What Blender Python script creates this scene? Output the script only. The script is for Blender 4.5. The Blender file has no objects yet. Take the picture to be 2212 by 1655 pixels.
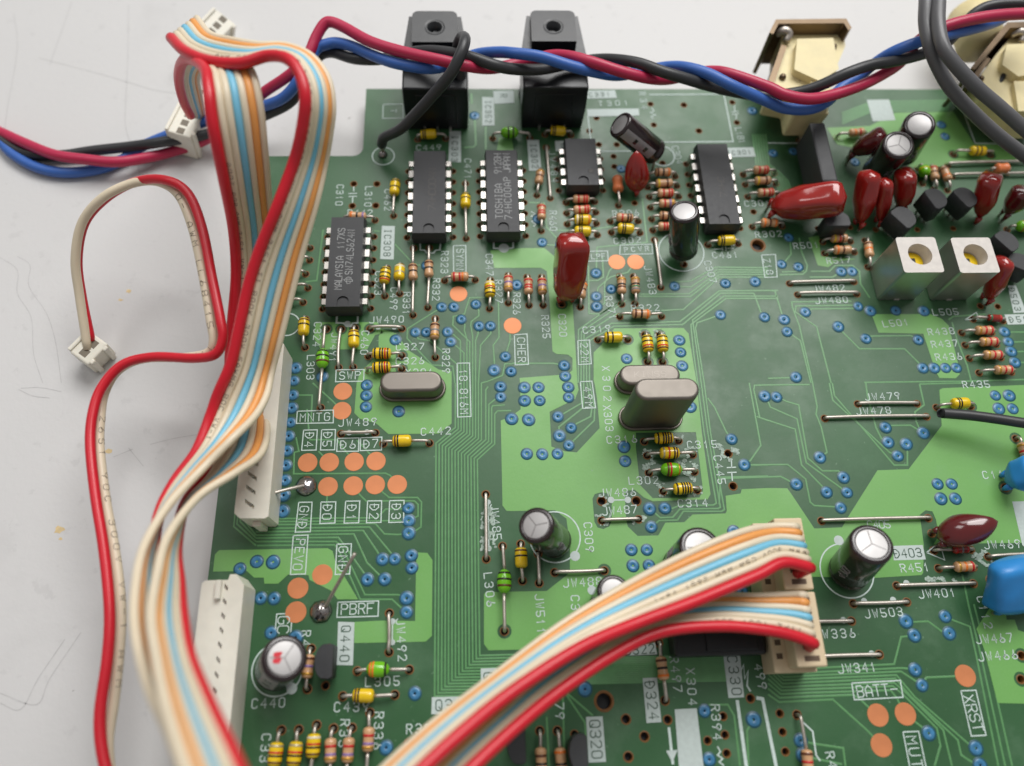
import bpy, math, random
import numpy as np
from mathutils import Vector, Matrix
from mathutils.geometry import delaunay_2d_cdt

random.seed(7)
S = 0.001                      # everything below is laid out in millimetres on the board, stored in metres
scene = bpy.context.scene
coll = scene.collection

# ------------------------------------------------------------------ camera (solved from chip pin pitch and board edges)
FPX, TILT, ROLL, YAW, CAMH = 1647.47, 0.39536, 0.0880587, -0.112353, 122.748
CX, CY = 1106.0, 827.5         # photo measured on a 2212 x 1655 grid


def _rx(a):
    return np.array([[1, 0, 0], [0, math.cos(a), -math.sin(a)], [0, math.sin(a), math.cos(a)]])


def _rz(a):
    return np.array([[math.cos(a), -math.sin(a), 0], [math.sin(a), math.cos(a), 0], [0, 0, 1]])


CAMR = _rz(YAW) @ _rx(TILT) @ _rz(ROLL)
CAMC = np.array([0.0, 0.0, CAMH])


def at(p, z=0.0):
    """photo point -> millimetre point at height z above the board's upper face"""
    d = CAMR @ np.array([(p[0] - CX) / FPX, -(p[1] - CY) / FPX, -1.0])
    s = (z - CAMC[2]) / d[2]
    return CAMC + d * s


def t(tile, *xy):
    """readings taken from one of the sixteen enlarged tiles (or a named close-up) of the photo"""
    if tile in CLOSE:
        ox, oy, k = CLOSE[tile]
    else:
        ox, oy, k = 553.0 * int(tile[0]), 413.75 * int(tile[1]), 0.25
    return [(ox + xy[i] * k, oy + xy[i + 1] * k) for i in range(0, len(xy), 2)]


CLOSE = {'z1': (858.6, 302.4, .1501), 'z2': (1166.4, 302.4, .13051), 'z3': (1404, 302.4, .1501), 'z4': (1647, 216, .18272),
         'z5': (421.2, 1107, .26094), 'z6': (1971, 432, .14686), 'z7': (513, 729, .2773), 'zb': (1917, 216, .16317), 'zt': (842.4, 10.8, .20506)}

cam = bpy.data.cameras.new('camera')
cam_o = bpy.data.objects.new('camera', cam)
coll.objects.link(cam_o)
cam.sensor_fit = 'HORIZONTAL'
cam.sensor_width = 36.0
cam.lens = 36.0 * FPX / 2212.0
cam.clip_start, cam.clip_end = 0.005, 20.0
M = Matrix.Identity(4)
for i in range(3):
    for j in range(3):
        M[i][j] = CAMR[i, j]
    M[i][3] = CAMC[i] * S
cam_o.matrix_world = M
scene.camera = cam_o
cam.dof.use_dof = True
_fp = at((1010, 960)) - CAMC
cam.dof.focus_distance = float(-(CAMR.T @ _fp)[2]) * S
cam.dof.aperture_fstop = 11.0

# ------------------------------------------------------------------ light: bright room with a ceiling panel beyond the board
world = bpy.data.worlds.new('World')
scene.world = world
world.use_nodes = True
bg = world.node_tree.nodes['Background']
bg.inputs[0].default_value = (1.0, 0.99, 0.985, 1)
bg.inputs[1].default_value = 0.27


def area(name, loc, target, sx, sy, power, col):
    l = bpy.data.lights.new(name, 'AREA')
    l.shape = 'RECTANGLE'
    l.size, l.size_y, l.energy, l.color = sx, sy, power, col
    o = bpy.data.objects.new(name, l)
    coll.objects.link(o)
    o.location = loc
    o.rotation_euler = (Vector(target) - Vector(loc)).to_track_quat('-Z', 'Y').to_euler()
    return o


area('ceiling_panel', (0.20, 0.44, 0.66), (0.03, 0.07, 0), 0.52, 0.34, 4.6, (1.0, 0.99, 0.975))
area('ceiling_panel', (0.22, 1.05, 0.95), (0.03, 0.08, 0), 1.2, 0.42, 6.0, (1.0, 0.99, 0.975))
area('ceiling_panel', (-0.50, 0.40, 0.90), (0.0, 0.05, 0), 0.30, 0.30, 1.3, (1.0, 0.99, 0.975))

scene.view_settings.view_transform = 'Standard'
scene.view_settings.look = 'None'
scene.view_settings.exposure = 0.0
scene.view_settings.gamma = 1.0
scene.cycles.use_denoising = True
scene.cycles.max_bounces = 6

# ------------------------------------------------------------------ materials


def lin(r, g, b):
    f = lambda v: v / 12.92 if v <= 0.04045 else ((v + 0.055) / 1.055) ** 2.4
    return tuple(f(v / 255.0) for v in (r, g, b))


MATS = {}


def mat(name, rgb, rough=0.5, metal=0.0, var=0.08, scale=900.0, bump=0.0, bscale=2500.0, spec=0.5, coat=0.0, trans=0.0, sss=0.0):
    """procedural surface: noise-varied base colour and gloss, optional fine relief"""
    if name in MATS:
        return MATS[name]
    m = bpy.data.materials.new(name)
    m.use_nodes = True
    nt = m.node_tree
    b = nt.nodes['Principled BSDF']
    c = lin(*rgb)
    tc = nt.nodes.new('ShaderNodeTexCoord')
    nz = nt.nodes.new('ShaderNodeTexNoise')
    nz.inputs['Scale'].default_value = scale
    nz.inputs['Detail'].default_value = 5
    nt.links.new(tc.outputs['Object'], nz.inputs['Vector'])
    r = nt.nodes.new('ShaderNodeValToRGB')
    r.color_ramp.elements[0].position, r.color_ramp.elements[1].position = 0.3, 0.7
    r.color_ramp.elements[0].color = tuple(v * (1 - var) for v in c) + (1,)
    r.color_ramp.elements[1].color = tuple(min(1, v * (1 + var)) for v in c) + (1,)
    nt.links.new(nz.outputs['Fac'], r.inputs[0])
    nt.links.new(r.outputs[0], b.inputs['Base Color'])
    mr = nt.nodes.new('ShaderNodeMapRange')
    mr.inputs[3].default_value, mr.inputs[4].default_value = max(0.02, rough * 0.8), min(1, rough * 1.2)
    nt.links.new(nz.outputs['Fac'], mr.inputs[0])
    nt.links.new(mr.outputs[0], b.inputs['Roughness'])
    b.inputs['Metallic'].default_value = metal
    b.inputs['Specular IOR Level'].default_value = spec
    b.inputs['Coat Weight'].default_value = coat
    b.inputs['Coat Roughness'].default_value = 0.12
    b.inputs['Transmission Weight'].default_value = trans
    if sss:
        b.inputs['Subsurface Weight'].default_value = sss
        b.inputs['Subsurface Radius'].default_value = (1.0, 0.8, 0.6)
        b.inputs['Subsurface Scale'].default_value = 0.0008
    if bump:
        n2 = nt.nodes.new('ShaderNodeTexNoise')
        n2.inputs['Scale'].default_value = bscale
        n2.inputs['Detail'].default_value = 4
        nt.links.new(tc.outputs['Object'], n2.inputs['Vector'])
        bp = nt.nodes.new('ShaderNodeBump')
        bp.inputs['Strength'].default_value = bump
        bp.inputs['Distance'].default_value = 0.0001
        nt.links.new(n2.outputs['Fac'], bp.inputs['Height'])
        nt.links.new(bp.outputs[0], b.inputs['Normal'])
    MATS[name] = m
    return m


def mask_material(name, rgb, rgb2, rough, bump):
    """solder mask: slow colour drift, cloudy flux film, faint weave of the glass cloth"""
    m = mat(name, rgb, rough, 0, 0.07, 60.0, bump, 1500.0, 0.5)
    nt = m.node_tree
    b = nt.nodes['Principled BSDF']
    tc = next(n for n in nt.nodes if n.type == 'TEX_COORD')
    big = nt.nodes.new('ShaderNodeTexNoise')
    big.inputs['Scale'].default_value, big.inputs['Detail'].default_value = 35.0, 6
    nt.links.new(tc.outputs['Object'], big.inputs['Vector'])
    fine = nt.nodes.new('ShaderNodeTexNoise')
    fine.inputs['Scale'].default_value, fine.inputs['Detail'].default_value = 3500.0, 2
    nt.links.new(tc.outputs['Object'], fine.inputs['Vector'])
    rp = nt.nodes.new('ShaderNodeValToRGB')
    rp.color_ramp.elements[0].position, rp.color_ramp.elements[1].position = 0.35, 0.68
    rp.color_ramp.elements[0].color = lin(*rgb) + (1,)
    rp.color_ramp.elements[1].color = lin(*rgb2) + (1,)
    mx = nt.nodes.new('ShaderNodeMath')
    mx.operation = 'MULTIPLY_ADD'
    mx.inputs[1].default_value = 0.18
    nt.links.new(fine.outputs['Fac'], mx.inputs[0])
    mm = nt.nodes.new('ShaderNodeMath')
    mm.operation = 'MULTIPLY_ADD'
    mm.inputs[1].default_value, mm.inputs[2].default_value = 0.82, 0.0
    nt.links.new(big.outputs['Fac'], mm.inputs[0])
    nt.links.new(mm.outputs[0], mx.inputs[2])
    nt.links.new(mx.outputs[0], rp.inputs[0])
    # dust and dried flux: sparse pale specks and a cloudy film that also dulls the gloss
    dn = nt.nodes.new('ShaderNodeTexNoise')
    dn.inputs['Scale'].default_value, dn.inputs['Detail'].default_value = 1100.0, 3
    nt.links.new(tc.outputs['Object'], dn.inputs['Vector'])
    dr = nt.nodes.new('ShaderNodeMapRange')
    dr.inputs[1].default_value, dr.inputs[2].default_value, dr.inputs[4].default_value = 0.70, 0.74, 0.35
    nt.links.new(dn.outputs['Fac'], dr.inputs[0])
    cl = nt.nodes.new('ShaderNodeTexNoise')
    cl.inputs['Scale'].default_value, cl.inputs['Detail'].default_value, cl.inputs['Roughness'].default_value = 75.0, 9, 0.65
    nt.links.new(tc.outputs['Object'], cl.inputs['Vector'])
    cr = nt.nodes.new('ShaderNodeMapRange')
    cr.inputs[1].default_value, cr.inputs[2].default_value, cr.inputs[4].default_value = 0.54, 0.70, 0.16
    nt.links.new(cl.outputs['Fac'], cr.inputs[0])
    mxx = nt.nodes.new('ShaderNodeMath')
    mxx.operation = 'MAXIMUM'
    nt.links.new(dr.outputs[0], mxx.inputs[0])
    nt.links.new(cr.outputs[0], mxx.inputs[1])
    mix = nt.nodes.new('ShaderNodeMix')
    mix.data_type = 'RGBA'
    nt.links.new(mxx.outputs[0], mix.inputs['Factor'])
    nt.links.new(rp.outputs[0], mix.inputs['A'])
    mix.inputs['B'].default_value = lin(128, 160, 132) + (1,)
    nt.links.new(mix.outputs['Result'], b.inputs['Base Color'])
    rg = nt.nodes.new('ShaderNodeMapRange')
    rg.inputs[1].default_value, rg.inputs[2].default_value = 0.35, 0.65
    rg.inputs[3].default_value, rg.inputs[4].default_value = rough * .75, rough * 1.3
    nt.links.new(cl.outputs['Fac'], rg.inputs[0])
    nt.links.new(rg.outputs[0], b.inputs['Roughness'])
    return m


MASK = mask_material('mask_dark', (44, 84, 50), (54, 98, 60), 0.40, 0.10)
POUR = mask_material('mask_over_copper', (104, 160, 82), (117, 172, 95), 0.40, 0.12)
TRACE = mat('mask_over_trace', (92, 144, 92), 0.36)
LAM = mat('laminate_edge', (150, 142, 92), 0.8)
HOLE = mat('bare_laminate', (118, 78, 34), 0.6, 0, 0.25)
COPPER = mat('bare_copper', (206, 130, 84), 0.5, 0.3, 0.10, 220.0)
VIA = mat('via_blue', (62, 120, 160), 0.30, 0, 0.22, 900.0, 0.25)
VIARIM = mat('via_rim', (30, 78, 92), 0.4, 0, 0.1)
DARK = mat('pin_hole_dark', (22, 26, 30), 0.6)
SILK = mat('silk_white', (196, 212, 206), 0.7, 0, 0.12, 1800.0)
SILKP = mat('silk_plate', (188, 200, 196), 0.7, 0, 0.06, 1500.0)
SILKD = mat('silk_reversed_ink', (46, 78, 58), 0.6)
WIRE = mat('tinned_wire', (196, 188, 178), 0.42, 0.85, 0.1, 1200.0)
SOLDER = mat('solder', (160, 156, 154), 0.25, 1.0, 0.2, 700.0, 0.6, 900.0)
BLACK = mat('black_epoxy', (50, 51, 53), 0.55, 0, 0.10, 1500.0, 0.25, 6000.0)
BLACKG = mat('black_plastic', (26, 28, 31), 0.32, 0, 0.08)
MARK = mat('chip_marking', (150, 152, 152), 0.6)
MARKF = mat('chip_marking_faded', (76, 74, 72), 0.6)
PIN = mat('chip_pin', (196, 192, 186), 0.34, 0.9, 0.08)
CAN = mat('crystal_can', (128, 122, 115), 0.5, 0.9, 0.04, 500.0)
SHIELD = mat('coil_shield', (196, 193, 188), 0.36, 0.9, 0.05, 400.0)
SHTOP = mat('coil_white_top', (206, 200, 193), 0.5)
YEL = mat('core_yellow', (236, 200, 20), 0.45)
WHITEC = mat('nylon_white', (226, 222, 208), 0.45, 0, 0.04, 500, sss=0.1)
CREAMC = mat('nylon_cream', (214, 194, 160), 0.5, 0, 0.04, 500)
JACKC = mat('jack_cream', (222, 208, 160), 0.45, 0, 0.06, 400, sss=0.1)
BRASS = mat('jack_bracket', (112, 96, 78), 0.38, 0.9, 0.1, 300)
SLEEVE = mat('electrolytic_sleeve', (38, 27, 28), 0.22, 0, 0.08, 500, coat=0.4)
SLEEVEL = mat('sleeve_print', (150, 146, 148), 0.4)
ALU = mat('electrolytic_top', (178, 176, 175), 0.5, 0.6, 0.04, 500)
REDINK = mat('red_ink', (206, 22, 44), 0.5)
FILM = mat('dipped_film_red', (150, 32, 26), 0.13, 0, 0.06, 300, coat=0.7)
FILMD = mat('dipped_film_maroon', (92, 22, 24), 0.14, 0, 0.06, 300, coat=0.7)
BLUEC = mat('blue_epoxy', (44, 132, 200), 0.35, 0, 0.05, 300)
C_YEL = mat('cap_yellow', (232, 194, 22), 0.22, 0, 0.05, 700, coat=0.4)
C_TAN = mat('resistor_tan', (204, 158, 116), 0.3, 0, 0.06, 700, coat=0.3)
C_GRN = mat('inductor_green', (110, 184, 22), 0.22, 0, 0.05, 700, coat=0.4)
C_ORG = mat('resistor_orange', (226, 128, 78), 0.3, 0, 0.05, 700)
C_GLASS = mat('diode_red_glass', (150, 44, 34), 0.12, 0, 0.1, 700, coat=0.5)
BAND = {'k': mat('band_black', (34, 26, 22), 0.35), 'n': mat('band_brown', (92, 48, 26), 0.35), 'r': mat('band_red', (196, 30, 34), 0.35),
        'o': mat('band_orange', (232, 120, 40), 0.35), 'y': mat('band_yellow', (226, 190, 40), 0.35), 'g': mat('band_gold', (196, 148, 62), 0.3, 0.5),
        'v': mat('band_violet', (136, 108, 158), 0.35), 'w': mat('band_white', (226, 218, 196), 0.35), 'e': mat('band_green', (30, 120, 84), 0.35),
        'a': mat('band_grey', (130, 128, 126), 0.35), 's': mat('band_silver', (190, 180, 150), 0.3, 0.5)}
W_RED = mat('wire_red', (204, 24, 42), 0.36, 0, 0.04, 200)
W_CRM = mat('wire_cream', (220, 206, 180), 0.42, 0, 0.04, 200)
W_BLU = mat('wire_blue', (116, 186, 214), 0.42, 0, 0.04, 200)
W_ORG = mat('wire_orange', (228, 156, 84), 0.42, 0, 0.04, 200)
W_MAG = mat('wire_crimson', (180, 36, 74), 0.4, 0, 0.04, 200)
W_DBL = mat('wire_dark_blue', (56, 100, 176), 0.4, 0, 0.04, 200)
W_BLK = mat('wire_black', (48, 49, 51), 0.42, 0, 0.05, 200)
W_GRY = mat('cable_grey', (92, 92, 94), 0.4, 0, 0.05, 200, 0.15, 3000)
INKW = mat('wire_print', (128, 116, 100), 0.6)

# ------------------------------------------------------------------ mesh helpers (millimetres in, metres out)


def mesh_obj(name, verts, faces, mats, parent=None, smooth=False, midx=None):
    me = bpy.data.meshes.new(name)
    me.from_pydata([(float(v[0]) * S, float(v[1]) * S, float(v[2]) * S) for v in verts], [], faces)
    for m in (mats if isinstance(mats, (list, tuple)) else [mats]):
        me.materials.append(m)
    if midx is not None:
        me.polygons.foreach_set('material_index', midx)
    if smooth:
        me.polygons.foreach_set('use_smooth', [True] * len(me.polygons))
    me.update()
    o = bpy.data.objects.new(name, me)
    coll.objects.link(o)
    if parent is not None:
        o.parent = parent
        o.matrix_parent_inverse = Matrix.Translation(-parent.location)
    return o


def tag(o, label, cat=None, group=None, kind=None):
    o['label'] = label
    if cat:
        o['category'] = cat
    if group:
        o['group'] = group
    if kind:
        o['kind'] = kind
    return o


def thing(name, label, cat, loc, group=None):
    o = bpy.data.objects.new(name, None)
    o.empty_display_size = 0.002
    coll.objects.link(o)
    o.location = (float(loc[0]) * S, float(loc[1]) * S, float(loc[2]) * S)
    return tag(o, label, cat, group)


def bevel(o, w, seg=2):
    b = o.modifiers.new('edge', 'BEVEL')
    b.width, b.segments, b.limit_method, b.angle_limit = w * S, seg, 'ANGLE', math.radians(35)
    return o


def box_vf(x0, x1, y0, y1, z0, z1):
    v = [(x0, y0, z0), (x1, y0, z0), (x1, y1, z0), (x0, y1, z0), (x0, y0, z1), (x1, y0, z1), (x1, y1, z1), (x0, y1, z1)]
    return v, [(3, 2, 1, 0), (4, 5, 6, 7), (0, 1, 5, 4), (1, 2, 6, 5), (2, 3, 7, 6), (3, 0, 4, 7)]


def boxo(name, b, m, parent=None, bv=0.0, seg=2):
    v, f = box_vf(*b)
    o = mesh_obj(name, v, f, m, parent)
    return bevel(o, bv, seg) if bv else o


def frame(d):
    d = np.asarray(d, float)
    d = d / np.linalg.norm(d)
    a = np.array([0, 0, 1.0]) if abs(d[2]) < 0.9 else np.array([1.0, 0, 0])
    x = np.cross(a, d)
    x /= np.linalg.norm(x)
    return x, np.cross(d, x), d


def lathe_vf(prof, p0, d, seg=14):
    """prof: (distance along d, radius)"""
    x, y, z = frame(d)
    v, f = [], []
    for s, r in prof:
        for k in range(seg):
            a = 2 * math.pi * k / seg
            v.append(np.asarray(p0) + z * s + (x * math.cos(a) + y * math.sin(a)) * r)
    n = len(prof)
    for i in range(n - 1):
        for k in range(seg):
            k2 = (k + 1) % seg
            f.append((i * seg + k, i * seg + k2, (i + 1) * seg + k2, (i + 1) * seg + k))
    if prof[0][1] > 1e-6:
        f.append(tuple(range(seg))[::-1])
    if prof[-1][1] > 1e-6:
        f.append(tuple(range((n - 1) * seg, n * seg)))
    return v, f


def lathe(name, prof, p0, d, m, parent=None, seg=14, smooth=True):
    v, f = lathe_vf(prof, p0, d, seg)
    return mesh_obj(name, v, f, m, parent, smooth)


def spline(pts, n=8):
    P = [np.asarray(p, float) for p in pts]
    if len(P) < 3:
        return P
    P = [2 * P[0] - P[1]] + P + [2 * P[-1] - P[-2]]
    out = []
    for i in range(1, len(P) - 2):
        p0, p1, p2, p3 = P[i - 1:i + 3]
        for k in range(n):
            u = k / n
            out.append(0.5 * (2 * p1 + (p2 - p0) * u + (2 * p0 - 5 * p1 + 4 * p2 - p3) * u * u + (3 * p1 - p0 - 3 * p2 + p3) * u ** 3))
    out.append(P[-2])
    return out


def tube_vf(path, r, seg=8):
    P = [np.asarray(p, float) for p in path]
    v, f = [], []
    T = [P[min(i + 1, len(P) - 1)] - P[max(i - 1, 0)] for i in range(len(P))]
    x, y, _ = frame(T[0])
    for i, p in enumerate(P):
        tt = T[i] / (np.linalg.norm(T[i]) + 1e-12)
        x = x - tt * np.dot(x, tt)
        x /= np.linalg.norm(x) + 1e-12
        y = np.cross(tt, x)
        rr = r[i] if isinstance(r, (list, tuple)) else r
        for k in range(seg):
            a = 2 * math.pi * k / seg
            v.append(p + (x * math.cos(a) + y * math.sin(a)) * rr)
    n = len(P)
    for i in range(n - 1):
        for k in range(seg):
            k2 = (k + 1) % seg
            f.append((i * seg + k, i * seg + k2, (i + 1) * seg + k2, (i + 1) * seg + k))
    f.append(tuple(range(seg))[::-1])
    f.append(tuple(range((n - 1) * seg, n * seg)))
    return v, f


def tube(name, path, r, m, parent=None, seg=8):
    v, f = tube_vf(path, r, seg)
    return mesh_obj(name, v, f, m, parent, True)


def inside(poly, x, y):
    c = False
    j = len(poly) - 1
    for i in range(len(poly)):
        xi, yi = poly[i][0], poly[i][1]
        xj, yj = poly[j][0], poly[j][1]
        if (yi > y) != (yj > y) and x < (xj - xi) * (y - yi) / (yj - yi) + xi:
            c = not c
        j = i
    return c


def circle(x, y, r, n=12):
    return [(x + r * math.cos(2 * math.pi * k / n), y + r * math.sin(2 * math.pi * k / n)) for k in range(n)]


def sheet_vf(outer, holes, z, depth):
    """flat sheet with openings: triangulated top, walls down by depth along every loop"""
    loops = [[(float(p[0]), float(p[1])) for p in l] for l in [outer] + holes]
    vs, es = [], []
    for l in loops:
        b = len(vs)
        vs += [Vector(p) for p in l]
        es += [(b + i, b + (i + 1) % len(l)) for i in range(len(l))]
    V, E_, F, *_ = delaunay_2d_cdt(vs, es, [], 0, 1e-5)
    v = [(p[0], p[1], z) for p in V]
    f = []
    boxes = [(min(p[0] for p in l), max(p[0] for p in l), min(p[1] for p in l), max(p[1] for p in l)) for l in loops[1:]]
    for tri in F:
        cx = sum(V[i][0] for i in tri) / len(tri)
        cy = sum(V[i][1] for i in tri) / len(tri)
        if not inside(loops[0], cx, cy):
            continue
        if any(b[0] <= cx <= b[1] and b[2] <= cy <= b[3] and inside(l, cx, cy) for b, l in zip(boxes, loops[1:])):
            continue
        a = (V[tri[1]] - V[tri[0]]).cross(V[tri[2]] - V[tri[0]])
        f.append(tuple(tri) if a > 0 else tuple(tri)[::-1])
    nt_ = len(f)
    if depth:
        for l in loops:
            ar = sum(l[i][0] * l[(i + 1) % len(l)][1] - l[(i + 1) % len(l)][0] * l[i][1] for i in range(len(l)))
            outerl = l is loops[0]
            if (ar > 0) != outerl:
                l = l[::-1]
            b = len(v)
            for p in l:
                v.append((p[0], p[1], z))
                v.append((p[0], p[1], z - depth))
            n = len(l)
            for i in range(n):
                j = (i + 1) % n
                f.append((b + 2 * i, b + 2 * i + 1, b + 2 * j + 1, b + 2 * j))
    return v, f, nt_


def strip_vf(pts, w, z, drop=0.0, spread=0.0, base=0):
    """mitred ribbon lying flat; with drop it also gets sloping flanks"""
    P = [np.array(p[:2], float) for p in pts]
    n = len(P)
    L, R_ = [], []
    for i in range(n):
        d1 = P[i] - P[i - 1] if i else P[1] - P[0]
        d2 = P[i + 1] - P[i] if i < n - 1 else d1
        if i == 0:
            d1 = d2
        d1 = d1 / (np.linalg.norm(d1) + 1e-9)
        d2 = d2 / (np.linalg.norm(d2) + 1e-9)
        n1, n2 = np.array([-d1[1], d1[0]]), np.array([-d2[1], d2[0]])
        m = n1 + n2
        m /= np.linalg.norm(m) + 1e-9
        k = min(1.6, 1 / max(0.3, float(np.dot(m, n1))))
        L.append((m, k))
    v, f = [], []
    for i in range(n):
        m, k = L[i]
        a, b = P[i] + m * k * w / 2, P[i] - m * k * w / 2
        if drop:
            a2, b2 = P[i] + m * k * (w / 2 + spread), P[i] - m * k * (w / 2 + spread)
            v += [(a2[0], a2[1], z - drop), (a[0], a[1], z), (b[0], b[1], z), (b2[0], b2[1], z - drop)]
        else:
            v += [(a[0], a[1], z), (b[0], b[1], z)]
    q = 4 if drop else 2
    for i in range(n - 1):
        for k in range(q - 1):
            f.append((base + i * q + k + 1, base + (i + 1) * q + k + 1, base + (i + 1) * q + k, base + i * q + k)[::-1])
    return v, f


# ------------------------------------------------------------------ plotter lettering
G = {'0': '10 30 41 45 36 16 05 01 10', '1': '14 26 20', '2': '05 16 36 45 44 00 40', '3': '05 16 36 45 44 33 42 41 30 10 01|13 33', '4': '30 36 02 42',
     '5': '46 06 03 33 42 41 30 10 01', '6': '26 12 02 01 10 30 41 42 33 13 02', '7': '06 46 45 10', '8': '13 04 05 16 36 45 44 33 13 02 01 10 30 41 42 33',
     '9': '20 34 44 45 36 16 05 04 13 33 44', 'A': '00 04 26 44 40|02 42', 'B': '00 06 36 45 44 33 03|33 42 41 30 00', 'C': '45 36 16 05 01 10 30 41',
     'D': '00 06 26 44 42 20 00|-13 23', 'E': '46 06 00 40|03 33', 'F': '46 06 00|03 33', 'G': '45 36 16 05 01 10 30 41 43 23', 'H': '00 06|40 46|03 43',
     'I': '10 30|16 36|20 26', 'J': '46 41 30 10 01', 'K': '00 06|46 02|13 40', 'L': '06 00 40', 'M': '00 06 23 46 40', 'N': '00 06 40 46', 'O': '10 30 41 45 36 16 05 01 10',
     'P': '00 06 36 45 44 33 03', 'Q': '10 30 41 45 36 16 05 01 10|22 40', 'R': '00 06 36 45 44 33 03|23 40', 'S': '45 36 16 05 04 13 33 42 41 30 10 01', 'T': '06 46|26 20',
     'U': '06 01 10 30 41 46', 'V': '06 20 46', 'W': '06 10 24 30 46', 'X': '00 46|06 40', 'Y': '06 23 46|23 20', 'Z': '06 46 00 40', '-': '03 43', '+': '03 43|21 25', '.': '10 11',
     'o': '10 30 41 45 36 16 05 01 10'}


def glyph(ch):
    out = []
    for part in G.get(ch, '').split('|'):
        pl = []
        for tok in part.split():
            x = -0.6 if tok[0] == '-' else float(tok[-2])
            pl.append((x / 4.0, float(tok[-1]) / 6.0))
        if len(pl) > 1:
            out.append(pl)
    return out


def letters_vf(txt, p0, p1, h, w, lw, z):
    """p0, p1: centres of first and last character on the plane; h, w: character size"""
    p0, p1 = np.array(p0[:2], float), np.array(p1[:2], float)
    d = (p1 - p0)
    L = np.linalg.norm(d)
    d = d / L
    n = np.array([-d[1], d[0]])
    v, f = [], []
    k = 0
    for i, ch in enumerate(txt):
        c = p0 + d * (L * i / max(1, len(txt) - 1))
        for pl in glyph(ch):
            q = [c + d * (x - .5) * w + n * (y - .5) * h for x, y in pl]
            if np.linalg.norm(q[0] - q[-1]) > 1e-6:
                q[0] = q[0] - (q[1] - q[0]) / np.linalg.norm(q[1] - q[0]) * lw * .4
                q[-1] = q[-1] + (q[-1] - q[-2]) / np.linalg.norm(q[-1] - q[-2]) * lw * .4
            a, b = strip_vf(q, lw, z + 0.003 * (k % 5), base=len(v))
            v += a
            f += b
            k += 1
    return v, f

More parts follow.
